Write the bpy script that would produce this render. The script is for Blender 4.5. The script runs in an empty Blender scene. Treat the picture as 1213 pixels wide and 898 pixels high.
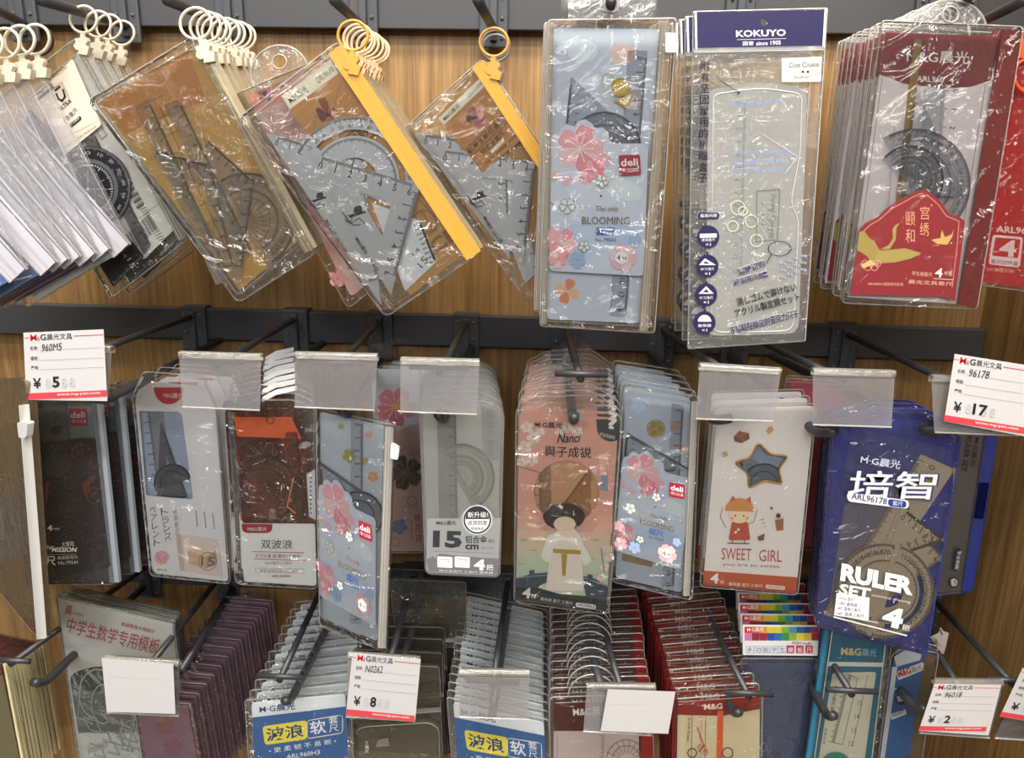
import bpy, bmesh, math, random
from mathutils import Vector, Matrix
from mathutils.geometry import tessellate_polygon
random.seed(7)
sc = bpy.context.scene
COL = sc.collection
# ------------------------------------------------------------------ camera
F = 911.0; CX, CY = 606.5, 449.0
VPX, VPY, ROLL = 652.0, 208.0, 0.030      # where the hooks' direction vanishes in the photograph
DIST = 0.885
d = Vector((VPX-CX, -(VPY-CY), -F)).normalized()
u = Vector((math.sin(ROLL), math.cos(ROLL), 0))
zc = (u - d*u.dot(d)).normalized()
xc = d.cross(zc).normalized()
RC = Matrix((xc, d, zc))                   # camera -> world rotation
cam = bpy.data.cameras.new('camera'); cam.sensor_width = 36; cam.lens = F/1213*36
cam.clip_start = 0.01
camo = bpy.data.objects.new('camera', cam); COL.objects.link(camo)
camo.matrix_world = Matrix.Translation((0, -DIST, 0)) @ RC.to_4x4()
sc.camera = camo
CO = Vector((0, -DIST, 0))
def ray(px, py):
    return (RC @ Vector((px-CX, -(py-CY), -F))).normalized()
def P(px, py, Y=0.0):                      # photograph pixel -> point on the plane y = Y
    r = ray(px, py); return CO + r*((Y+DIST)/r.y)
# ------------------------------------------------------------------ light
w = bpy.data.worlds.new('world'); sc.world = w; w.use_nodes = True
w.node_tree.nodes['Background'].inputs[0].default_value = (1.0, 0.93, 0.84, 1)
w.node_tree.nodes['Background'].inputs[1].default_value = 0.11
def area(name, loc, aim, sx, sy, power, col):
    l = bpy.data.lights.new(name, 'AREA'); l.shape = 'RECTANGLE'; l.size = sx; l.size_y = sy
    l.energy = power; l.color = col
    o = bpy.data.objects.new(name, l); COL.objects.link(o); o.location = loc
    o.rotation_euler = (Vector(aim)-Vector(loc)).to_track_quat('-Z', 'Y').to_euler()
    return o
area('shelf_lamp', (-0.1, -0.68, 1.25), (0, -0.05, -0.1), 2.2, 0.12, 42, (1, 0.92, 0.80))
area('ceiling_lamp', (0.1, -1.90, 1.80), (0, -0.1, -0.2), 2.2, 0.18, 50, (1, 0.965, 0.92))
area('ceiling_lamp', (0.9, -3.0, 1.8), (0, 0, 0), 1.2, 0.22, 22, (1, 0.95, 0.88))
area('ceiling_lamp', (-1.3, -3.2, 1.75), (0, 0, 0), 1.2, 0.22, 22, (0.90, 0.95, 1))
area('ceiling_lamp', (1.8, -5.0, 1.8), (0, 0, 0), 1.2, 0.25, 26, (1, 0.96, 0.9))
area('ceiling_lamp', (-0.4, -5.6, 1.8), (0, 0, 0), 1.2, 0.25, 26, (0.92, 0.96, 1))
area('ceiling_lamp', (-2.6, -6.0, 1.8), (0, 0, 0), 1.2, 0.25, 26, (1, 0.96, 0.9))
sc.view_settings.view_transform = 'Standard'; sc.view_settings.look = 'None'
sc.view_settings.exposure = 0.05; sc.view_settings.gamma = 1.0
sc.cycles.transparent_max_bounces = 48
sc.cycles.max_bounces = 8; sc.cycles.diffuse_bounces = 3; sc.cycles.glossy_bounces = 4
# ------------------------------------------------------------------ materials
def lin(h):
    h = h.lstrip('#'); c = [int(h[i:i+2], 16)/255 for i in (0, 2, 4)]
    return tuple((x/12.92 if x <= 0.04045 else ((x+0.055)/1.055)**2.4) for x in c)+(1.0,)
_m = {}
def M(hexc, rough=0.5, spec=0.4, metal=0.0):
    k = (hexc, rough, spec, metal)
    if k in _m: return _m[k]
    m = bpy.data.materials.new('mat_'+hexc.lstrip('#')); m.use_nodes = True
    nt = m.node_tree; b = nt.nodes['Principled BSDF']
    c_ = lin(hexc)
    if rough in (0.4, 0.45) and metal == 0: c_ = tuple(min(0.88, x*1.12) for x in c_[:3])+(1,)
    b.inputs['Base Color'].default_value = c_; b.inputs['Roughness'].default_value = rough
    b.inputs['Specular IOR Level'].default_value = spec; b.inputs['Metallic'].default_value = metal
    no = nt.nodes.new('ShaderNodeTexNoise'); no.inputs['Scale'].default_value = 300
    bp = nt.nodes.new('ShaderNodeBump'); bp.inputs['Strength'].default_value = 0.04; bp.inputs['Distance'].default_value = 0.002
    nt.links.new(no.outputs[0], bp.inputs['Height']); nt.links.new(bp.outputs[0], b.inputs['Normal'])
    _m[k] = m; return m
def film(tint='#ffffff', haze=0.03, hz='#ffffff', rough=0.09, bump=0.6, refl=1.0, scale=28, stretch=(1, 1, 1)):
    k = ('film', tint, haze, hz, rough, bump, refl, scale, stretch)
    if k in _m: return _m[k]
    m = bpy.data.materials.new('clear_film'); m.use_nodes = True
    nt = m.node_tree; nt.nodes.clear(); N = nt.nodes.new; L = nt.links.new
    out = N('ShaderNodeOutputMaterial'); tr = N('ShaderNodeBsdfTransparent'); tr.inputs[0].default_value = lin(tint)
    gl = N('ShaderNodeBsdfGlossy'); gl.inputs['Roughness'].default_value = rough
    df = N('ShaderNodeBsdfDiffuse'); df.inputs[0].default_value = lin(hz)
    fr = N('ShaderNodeFresnel'); fr.inputs['IOR'].default_value = 1.5
    mul = N('ShaderNodeMath'); mul.operation = 'MULTIPLY'; mul.inputs[1].default_value = refl
    tc = N('ShaderNodeTexCoord'); mp = N('ShaderNodeMapping'); mp.inputs['Scale'].default_value = stretch
    no = N('ShaderNodeTexNoise'); no.inputs['Scale'].default_value = scale; no.inputs['Detail'].default_value = 2.5
    no.inputs['Distortion'].default_value = 2.0
    bp = N('ShaderNodeBump'); bp.inputs['Strength'].default_value = 1.0; bp.inputs['Distance'].default_value = 0.0085*bump
    L(tc.outputs['Object'], mp.inputs[0]); L(mp.outputs[0], no.inputs['Vector']); L(no.outputs[0], bp.inputs['Height'])
    L(bp.outputs[0], gl.inputs['Normal']); L(fr.outputs[0], mul.inputs[0])
    m1 = N('ShaderNodeMixShader'); m1.inputs[0].default_value = haze; L(tr.outputs[0], m1.inputs[1]); L(df.outputs[0], m1.inputs[2])
    m2 = N('ShaderNodeMixShader'); L(mul.outputs[0], m2.inputs[0]); L(m1.outputs[0], m2.inputs[1]); L(gl.outputs[0], m2.inputs[2])
    L(m2.outputs[0], out.inputs[0]); _m[k] = m; return m
CLEAR = film('#f7f7f5', haze=0.012, bump=0.9, rough=.06, refl=0.8); RIM = film('#fbfbf8', 0.34, '#faf8f2', 0.08, 0.3, 2.2, 60)
TABCLEAR = film('#ffffff', 0.006, '#ffffff', 0.05, 2.0, 0.55, 30)
TAGCLEAR = film('#fbfbfc', 0.11, '#f2f0f4', 0.15, 0.05, 1.2)
WRINK = film('#fafaf8', 0.012, '#ffffff', 0.045, 3.4, 1.15, 15)
def wood(name, base, dark, rot=0.0):
    m = bpy.data.materials.new(name); m.use_nodes = True; nt = m.node_tree; N = nt.nodes.new; L = nt.links.new
    b = nt.nodes['Principled BSDF']; b.inputs['Roughness'].default_value = 0.45
    tc = N('ShaderNodeTexCoord'); mp = N('ShaderNodeMapping'); mp.inputs['Scale'].default_value = (160, 160, 4.5)
    no = N('ShaderNodeTexNoise'); no.inputs['Scale'].default_value = 1.0; no.inputs['Detail'].default_value = 6
    mp2 = N('ShaderNodeMapping'); mp2.inputs['Scale'].default_value = (520, 520, 18)
    n2 = N('ShaderNodeTexNoise'); n2.inputs['Scale'].default_value = 1.0; n2.inputs['Detail'].default_value = 3
    ad = N('ShaderNodeMath'); ad.operation = 'MULTIPLY_ADD'; ad.inputs[1].default_value = 0.5
    cr = N('ShaderNodeValToRGB'); cr.color_ramp.elements[0].position = 0.55; cr.color_ramp.elements[0].color = lin(dark)
    cr.color_ramp.elements[1].position = 0.95; cr.color_ramp.elements[1].color = lin(base)
    L(tc.outputs['Object'], mp.inputs[0]); L(mp.outputs[0], no.inputs[0]); L(tc.outputs['Object'], mp2.inputs[0]); L(mp2.outputs[0], n2.inputs[0])
    L(n2.outputs[0], ad.inputs[0]); L(no.outputs[0], ad.inputs[2]); L(ad.outputs[0], cr.inputs[0]); L(cr.outputs[0], b.inputs['Base Color'])
    return m
# ------------------------------------------------------------------ mesh helpers
def link(name, me, parent=None, mats=()):
    for m in mats: me.materials.append(m)
    o = bpy.data.objects.new(name, me); COL.objects.link(o)
    if parent: o.parent = parent
    return o
def from_bm(name, bm, mat, parent=None, smooth=False):
    me = bpy.data.meshes.new(name)
    bmesh.ops.recalc_face_normals(bm, faces=bm.faces); bm.to_mesh(me); bm.free()
    if smooth:
        for p in me.polygons: p.use_smooth = True
    return link(name, me, parent, mat if isinstance(mat, (list, tuple)) else [mat])
def box_bm(x0, x1, y0, y1, z0, z1, bev=0.0, bm=None):
    bm = bm or bmesh.new()
    r = bmesh.ops.create_cube(bm, size=1.0)
    for v in r['verts']:
        v.co = Vector(((x0+x1)/2+v.co.x*(x1-x0), (y0+y1)/2+v.co.y*(y1-y0), (z0+z1)/2+v.co.z*(z1-z0)))
    if bev:
        es = {e for v in r['verts'] for e in v.link_edges}
        bmesh.ops.bevel(bm, geom=list(es), offset=bev, segments=2, affect='EDGES', profile=0.5)
    return bm
def tube_bm(pts, r, seg=10, closed=False, bm=None):
    bm = bm or bmesh.new(); pts = [Vector(p) for p in pts]; n = len(pts); rings = []
    prev = None
    for i, p in enumerate(pts):
        if closed: t = pts[(i+1) % n]-pts[i-1]
        else: t = pts[min(i+1, n-1)]-pts[max(i-1, 0)]
        t.normalize()
        a = prev - t*prev.dot(t) if prev is not None else (Vector((0, 0, 1)).cross(t) if abs(t.z) < .9 else Vector((1, 0, 0)).cross(t))
        a.normalize(); b = t.cross(a); prev = a
        rr = r[i] if isinstance(r, (list, tuple)) else r
        rings.append([bm.verts.new(p+(a*math.cos(2*math.pi*k/seg)+b*math.sin(2*math.pi*k/seg))*rr) for k in range(seg)])
    for i in range(n if closed else n-1):
        A, B = rings[i], rings[(i+1) % n]
        for k in range(seg): bm.faces.new((A[k], A[(k+1) % seg], B[(k+1) % seg], B[k]))
    if not closed: bm.faces.new(rings[0][::-1]); bm.faces.new(rings[-1])
    return bm
def slab_bm(loops, z0, z1, bm=None):       # loops: outer + holes, local (x, y); extruded from z0 to z1
    bm = bm or bmesh.new()
    tri = tessellate_polygon([[Vector((p[0], p[1], 0)) for p in l] for l in loops])
    flat = [p for l in loops for p in l]
    fr = [bm.verts.new((p[0], p[1], z1)) for p in flat]; bk = [bm.verts.new((p[0], p[1], z0)) for p in flat]
    for t in tri:
        try: bm.faces.new([fr[i] for i in t]); bm.faces.new([bk[i] for i in reversed(t)])
        except ValueError: pass
    k = 0
    for l in loops:
        n = len(l)
        for i in range(n):
            a, b = k+i, k+(i+1) % n
            try: bm.faces.new((fr[a], fr[b], bk[b], bk[a]))
            except ValueError: pass
        k += n
    return bm
def rnd(pts, r, seg=4):                    # round the corners of a pixel polygon
    out = []; n = len(pts)
    for i in range(n):
        p = Vector(pts[i][:2]); a = Vector(pts[i-1][:2]); b = Vector(pts[(i+1) % n][:2])
        ra = r[i] if isinstance(r, (list, tuple)) else r
        da = (a-p); db = (b-p); la, lb = da.length, db.length
        q = min(ra, la*.45, lb*.45)
        if q < 0.3: out.append(tuple(p)); continue
        A = p+da/la*q; B = p+db/lb*q
        for k in range(seg+1):
            t = k/seg; out.append(tuple(A*(1-t)**2+p*2*t*(1-t)+B*t*t))
    return out
def circ(cx, cy, rx, ry=None, n=24, a0=0, a1=360, rot=0):
    ry = ry or rx; out = []; full = abs(a1-a0) >= 360
    for k in range(n if full else n+1):
        a = math.radians(a0+(a1-a0)*k/n); x, y = rx*math.cos(a), ry*math.sin(a)
        c, s = math.cos(math.radians(rot)), math.sin(math.radians(rot))
        out.append((cx+x*c-y*s, cy+x*s+y*c))
    return out
def lerp(a, b, t): return (a[0]+(b[0]-a[0])*t, a[1]+(b[1]-a[1])*t)
_tc = {}
def glyphs(s, bold=0.0):
    k = (s, bold)
    if k in _tc: return _tc[k]
    c = bpy.data.curves.new('t', 'FONT'); c.body = s; c.resolution_u = 2; c.offset = bold
    o = bpy.data.objects.new('t', c); me = bpy.data.meshes.new_from_object(o)
    vs = [(v.co.x, v.co.y) for v in me.vertices]; fs = [tuple(p.vertices) for p in me.polygons]
    bpy.data.objects.remove(o); bpy.data.curves.remove(c); bpy.data.meshes.remove(me)
    if vs: bb = (min(v[0] for v in vs), max(v[0] for v in vs), min(v[1] for v in vs), max(v[1] for v in vs))
    else: bb = (0, 1, 0, 1)
    _tc[k] = (vs, fs, bb); return _tc[k]
def affine(src, dst):                      # three source points -> three target points
    (x0, y0), (x1, y1), (x2, y2) = src; (a0, b0), (a1, b1), (a2, b2) = dst
    D = (x1-x0)*(y2-y0)-(x2-x0)*(y1-y0)
    def f(p):
        u_ = ((p[0]-x0)*(y2-y0)-(x2-x0)*(p[1]-y0))/D; v_ = ((x1-x0)*(p[1]-y0)-(p[0]-x0)*(y1-y0))/D
        return (a0+u_*(a1-a0)+v_*(a2-a0), b0+u_*(b1-b0)+v_*(b2-b0))
    return f
# ------------------------------------------------------------------ things
ORD = 'first second third fourth fifth sixth seventh eighth ninth tenth eleventh twelfth thirteenth fourteenth fifteenth sixteenth seventeenth eighteenth'.split()
_clearer_cache = {}
class Item:
    """a thing on a plane facing the aisle: pixels of the photograph are carried onto that plane at its real distance"""
    def __init__(s, name, label, cat, anchor, Y, group=None, yaw=0.0, lean=0.0):
        s.o = bpy.data.objects.new(name, None); COL.objects.link(s.o)
        s.o.empty_display_size = 0.01
        s.o['label'] = label; s.o['category'] = cat
        if group: s.o['group'] = group
        Rm = Matrix.Rotation(math.radians(yaw), 3, 'Z') @ Matrix.Rotation(math.radians(lean), 3, 'X')
        s.X = Rm @ Vector((1, 0, 0)); s.Z = Rm @ Vector((0, -1, 0)); s.U = Rm @ Vector((0, 0, 1))
        s.O = P(anchor[0], anchor[1], Y); s.name = name; s.group = group; s.cat = cat
        mw = Matrix((s.X, s.U, s.Z)).transposed().to_4x4(); mw.translation = s.O
        s.o.matrix_world = mw; s.anchor = anchor; s.Y = Y
    def L(s, p, z=0.0):
        r = ray(p[0], p[1]); O = s.O+s.Z*z
        q = CO + r*((O-CO).dot(s.Z)/r.dot(s.Z)) - s.O
        return (q.dot(s.X), q.dot(s.U))
    def plate(s, name, pts, z0, z1, mat, parent=None, holes=()):
        loops = [[s.L(p, z1) for p in pts]]+[[s.L(p, z1) for p in h] for h in holes]
        return from_bm(name, slab_bm(loops, z0, z1), mat, parent or s.o)
    def pouch(s, pts, t=0.003, mat=None, name='clear_pouch', r=6, rim=0.0006, rimmat=None, holes=()):
        pp = rnd(pts, r)
        o = s.plate(name, pp, -t/2, t/2, mat or CLEAR, holes=holes)
        if rim: 
            rr = s.tube('welded_rim', pp, 0, rim, rimmat or RIM, closed=True, parent=o)
        return o
    def tube(s, name, pts, z, r, mat, closed=False, parent=None, seg=6):
        q = [s.L(p, z) for p in pts]
        return from_bm(name, tube_bm([(a, b, z) for a, b in q], r, seg, closed), mat, parent or s.o, True)
    def _calm(s, me):                      # rear bags swap to clearer film, brightening the stack through its material
        if len(me.materials) and me.materials[0] in (WRINK, CLEAR):
            k = me.name
            if k not in _clearer_cache:
                q = me.copy(); q.materials[0] = TABCLEAR; _clearer_cache[k] = q
            return _clearer_cache[k]
        return me
    def copies(s, n, back, Yb, desc, jit=0.0015, rot=1.0, skip=(), start=1, suffix='behind the front one'):
        A = P(s.anchor[0], s.anchor[1], s.Y); B = P(back[0], back[1], Yb); out = []
        kids = [c for c in s.o.children]
        for i in range(start, n+start):
            t = i/(n+start-1)
            c = s.o.copy(); COL.objects.link(c)
            c['label'] = '%s, %s %s' % (desc, ORD[min(i-1, 17)], suffix)
            loc = A.lerp(B, t) + Vector((random.uniform(-jit, jit), 0, random.uniform(-jit, jit)*.6))
            rz = math.radians(random.uniform(-rot, rot))
            c.matrix_world = Matrix.Translation(loc) @ s.o.matrix_world.to_3x3().to_4x4() @ Matrix.Rotation(rz, 4, 'Z')
            for k in kids:
                if k.name.split('.')[0] in skip: continue
                kc = k.copy(); COL.objects.link(kc); kc.parent = c; kc.data = s._calm(kc.data)
                for g in k.children:
                    gc = g.copy(); COL.objects.link(gc); gc.parent = kc
            out.append(c)
        return out
class Art:
    """flat print on a card: coloured pieces gathered into one mesh"""
    def __init__(s, it, z, name='printed_artwork', parent=None, tf=None, rough=0.45):
        s.it, s.z, s.name, s.parent, s.tf = it, z, name, parent, tf or (lambda p: p)
        s.v, s.f, s.mi, s.mats, s.rough, s.lay = [], [], [], [], rough, 0
    def _mat(s, c):
        m = M(c, s.rough) if isinstance(c, str) else c
        if m not in s.mats: s.mats.append(m)
        return s.mats.index(m)
    def raw(s, pts, faces, c, lay=None):
        s.lay += 1 if lay is None else 0
        z = s.z + (s.lay*0.000012 if lay is None else lay*0.0001)
        b = len(s.v); mi = s._mat(c)
        for p in pts:
            a = s.it.L(s.tf(p), z); s.v.append((a[0], a[1], z))
        for f in faces: s.f.append(tuple(b+i for i in f)); s.mi.append(mi)
    def poly(s, pts, c, holes=()):
        loops = [[Vector((p[0], p[1], 0)) for p in l] for l in [pts, *holes]]
        s.raw([p for l in [pts, *holes] for p in l], [tuple(t) for t in tessellate_polygon(loops)], c)
    def circle(s, x, y, r, c, ry=None, n=20, rot=0): s.poly(circ(x, y, r, ry, n, rot=rot), c)
    def ring(s, x, y, r, w, c, ry=None, a0=0, a1=360, n=28, rot=0):
        ry = ry or r; full = abs(a1-a0) >= 360
        A = circ(x, y, r, ry, n, a0, a1, rot); B = circ(x, y, r-w, ry-w*ry/r, n, a0, a1, rot); m = len(A)
        s.raw(A+B, [(i, (i+1) % m, m+(i+1) % m, m+i) for i in range(m if full else m-1)], c)
    def line(s, pts, w, c, closed=False):
        V_ = []; Fc = []
        n = len(pts); rng = range(n if closed else n-1)
        for i in rng:
            a, b = pts[i], pts[(i+1) % n]; dx, dy = b[0]-a[0], b[1]-a[1]; l = math.hypot(dx, dy) or 1
            nx, ny = -dy/l*w/2, dx/l*w/2; ex, ey = dx/l*w*.3, dy/l*w*.3; k = len(V_)
            V_ += [(a[0]+nx-ex, a[1]+ny-ey), (b[0]+nx+ex, b[1]+ny+ey), (b[0]-nx+ex, b[1]-ny+ey), (a[0]-nx-ex, a[1]-ny-ey)]
            Fc.append((k, k+1, k+2, k+3))
        s.raw(V_, Fc, c)
    def text(s, t, a, b, c, h=None, bold=0.0, slant=0.0):
        """t written from pixel a to pixel b along its base line; h = height in pixels"""
        bold = bold*0.35 if any(ord(ch) > 0x2e80 for ch in t) else bold*0.8
        vs, fs, bb = glyphs(t, bold)
        W, H = bb[1]-bb[0], bb[3]-bb[2]
        if W < 1e-6: return
        dx, dy = b[0]-a[0], b[1]-a[1]; l = math.hypot(dx, dy); ux, uy = dx/l, dy/l
        h = h or l/W*H; vx, vy = uy, -ux
        pts = []
        for x, y in vs:
            p = (x-bb[0])/W*l; q = (y-bb[2])/H*h; p += slant*q
            pts.append((a[0]+ux*p+vx*q, a[1]+uy*p+vy*q))
        s.raw(pts, fs, c)
    def vtext(s, t, a, b, c, w, bold=0.0):
        n = len(t); st = math.hypot(b[0]-a[0], b[1]-a[1])/n
        for i, ch in enumerate(t):
            if ch == ' ': continue
            p = lerp(a, b, (i+.88)/n)
            s.text(ch, (p[0]-w/2, p[1]), (p[0]+w/2, p[1]), c, st*.82 if ch not in 'ー' else 2, bold)
    def ticks(s, a, b, n, ln, side, c, w=0.7, major=10, nums=None, nh=6, mid=5, rev=False, first=0, start=0, step=1, numoff=1.5):
        """scale: n small divisions from a to b, drawn to one side"""
        dx, dy = b[0]-a[0], b[1]-a[1]; l = math.hypot(dx, dy); ux, uy = dx/l, dy/l
        nx, ny = -uy*side, ux*side; V_ = []; Fc = []
        for i in range(n+1):
            k = ln*(1 if i % major == 0 else (.75 if mid and i % mid == 0 else .5))
            x, y = a[0]+dx*i/n, a[1]+dy*i/n; q = len(V_); e = w/2
            V_ += [(x-ux*e, y-uy*e), (x+ux*e, y+uy*e), (x+ux*e+nx*k, y+uy*e+ny*k), (x-ux*e+nx*k, y-uy*e+ny*k)]
            Fc.append((q, q+1, q+2, q+3))
        s.raw(V_, Fc, c)
        if nums:
            for j in range(first, n//major+1):
                t = str(start+j*step); x, y = a[0]+dx*j*major/n, a[1]+dy*j*major/n
                bb_ = glyphs(t)[2]; ww = nh*(bb_[1]-bb_[0])/max(.1, bb_[3]-bb_[2]); cx, cy = x+nx*(ln+nh*numoff*.6), y+ny*(ln+nh*numoff*.6)
                s.text(t, (cx-ux*ww/2-uy*0+(-uy)*nh/2*-1*0, cy-uy*ww/2), (cx+ux*ww/2, cy+uy*ww/2), c, nh)
    def arc_ticks(s, x, y, r, ln, a0, a1, n, c, w=0.6, major=10, nums=False, nh=5, rot=0):
        V_ = []; Fc = []
        for i in range(n+1):
            a = math.radians(a0+(a1-a0)*i/n+rot); k = ln*(1 if i % major == 0 else (.75 if i % 5 == 0 else .5))
            co, si = math.cos(a), math.sin(a); tx, ty = -si*w/2, co*w/2; q = len(V_)
            V_ += [(x+co*r-tx, y+si*r-ty), (x+co*r+tx, y+si*r+ty), (x+co*(r-k)+tx, y+si*(r-k)+ty), (x+co*(r-k)-tx, y+si*(r-k)-ty)]
            Fc.append((q, q+1, q+2, q+3))
        s.raw(V_, Fc, c)
        if nums:
            for j in range(1, n//major):
                a = math.radians(a0+(a1-a0)*j*major/n+rot); co, si = math.cos(a), math.sin(a)
                rr = r-ln-nh*1.3; t = str(j*10); bb_ = glyphs(t)[2]; ww = nh*(bb_[1]-bb_[0])/max(.1, bb_[3]-bb_[2]); cx, cy = x+co*rr, y+si*rr
                tx, ty = -si, co
                s.text(t, (cx-tx*ww/2, cy-ty*ww/2), (cx+tx*ww/2, cy+ty*ww/2), c, nh)
    def flower(s, x, y, r, c, centre=None, n=5, rot=0, outline=None, w=0.6, stamen=None):
        for k in range(n):
            a = rot+k*360/n; ca, sa = math.cos(math.radians(a)), math.sin(math.radians(a))
            pet = []
            for (q, v_) in ((0, 0), (.35, .30), (.70, .40), (.96, .24), (.88, 0), (.96, -.24), (.70, -.40), (.35, -.30)):
                pet.append((x+r*(q*ca-v_*sa), y+r*(q*sa+v_*ca)))
            pet = rnd(pet, r*.18, 2)
            if outline: s.line(pet, w, outline, True)
            else: s.poly(pet, c if isinstance(c, str) else c[k % len(c)])
        if stamen:
            for k in range(n*2):
                a = math.radians(rot+k*180/n); s.line([(x, y), (x+r*.5*math.cos(a), y+r*.5*math.sin(a))], max(.5, r*.03), stamen)
                s.circle(x+r*.52*math.cos(a), y+r*.52*math.sin(a), max(.6, r*.04), stamen, n=6)
        if centre: s.circle(x, y, r*.14, centre, n=8)
    def done(s):
        if not s.v: return None
        me = bpy.data.meshes.new(s.name); me.from_pydata(s.v, [], s.f)
        for i, p in enumerate(me.polygons): p.material_index = s.mi[i]
        # make every face look towards the aisle
        bm = bmesh.new(); bm.from_mesh(me)
        for f in bm.faces:
            if f.normal.z < 0: f.normal_flip()
        bm.to_mesh(me); bm.free()
        return link(s.name, me, s.parent or s.it.o, s.mats)
def zipstrip(it, a, b, w, mat, z=0.0008, name='zip_strip', teeth='#d8d8d4', t=0.0012):
    """a flat closure strip from pixel a to pixel b with fine ribs"""
    dx, dy = b[0]-a[0], b[1]-a[1]; l = math.hypot(dx, dy); nx, ny = -dy/l*w/2, dx/l*w/2
    o = it.plate(name, [(a[0]+nx, a[1]+ny), (b[0]+nx, b[1]+ny), (b[0]-nx, b[1]-ny), (a[0]-nx, a[1]-ny)], z-t/2, z+t/2, mat)
    ar = Art(it, z+t/2+0.0001, 'zip_ribs', o)
    n = int(l/2.6)
    ar.ticks((a[0]+nx*.1, a[1]+ny*.1), (b[0]+nx*.1, b[1]+ny*.1), n, w*.34, -1, teeth, .9, 10**6, mid=0)
    ar.line([(a[0]+nx*.55, a[1]+ny*.55), (b[0]+nx*.55, b[1]+ny*.55)], .8, teeth)
    ar.done(); return o
def ring_clip(it, c, r, ang, mat, z=0.0015, clip=1.0):
    """hanging ring with stem and gripping clip; c centre pixel, ang direction of the stem in degrees (90 = down)"""
    k = r/19.0
    pts = circ(c[0], c[1], r*.93, n=28); q = [it.L(p, z) for p in pts]
    rr = (Vector(q[0])-Vector(q[14])).length/2*.105
    bm = tube_bm([(a, b, z) for a, b in q], rr, 8, True)
    ca, sa = math.cos(math.radians(ang)), math.sin(math.radians(ang))
    def pt(a, b): return (c[0]+ca*a*k-sa*b*k, c[1]+sa*a*k+ca*b*k)
    s0 = [it.L(p, z) for p in (pt(18, 3), pt(27, 3), pt(27, -3), pt(18, -3))]
    slab_bm([s0], z-rr*.8, z+rr*.8, bm)
    ring = from_bm('hanging_ring', bm, mat, it.o, True)
    for p in ring.data.polygons[-14:]: p.use_smooth = False
    bm = bmesh.new()
    for pg, zz in (([(24, -7), (29, -9), (34, -6), (37, -9), (41, -4), (41, 6), (36, 10), (31, 7), (26, 8)], 0.0022), ([(37, -12), (48, -9), (46, 3), (35, 1)], 0.0028)):
        slab_bm([[it.L(pt(*p), z) for p in pg]], z-zz, z+zz*1.35, bm)
    g = from_bm('gripping_clip', bm, mat, it.o)
    return ring
# ================================================================== the setting
def struct(name, bm, mat):
    o = from_bm(name, bm, mat); o['kind'] = 'structure'; return o
def Z(px, py, Y=0.0): return P(px, py, Y).z
WOODM = wood('oak_veneer', '#a88452', '#7a5c36')
XR = P(1158, 400, 0).x                       # inner face of the gondola's end panel
struct('wall_back', box_bm(-0.95, XR, 0.0, 0.02, -1.25, 0.75), WOODM)
struct('wall_right', box_bm(XR, XR+0.02, -0.42, 0.02, -1.25, 0.75), WOODM)
struct('floor', box_bm(-3, 3, -8, 0.02, -1.3, -1.25), M('#8d8377', 0.4))
struct('ceiling', box_bm(-3, 3, -8, 0.3, 1.95, 2.0), M('#d9d4ca', 0.8))
BARM = M('#3e3f42', 0.43, 0.5); RODM = M('#3c3d41', 0.36, 0.55, 0.25)
ROWZ = [Z(606, 17), Z(606, 391), Z(606, 391)-0.325]
for k, zz in enumerate(ROWZ):
    bm = box_bm(-0.95, XR-0.001, -0.016, -0.001, zz-0.018, zz+0.018, 0.001)
    o = struct('trim_%d' % (k+1), bm, BARM)
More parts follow.
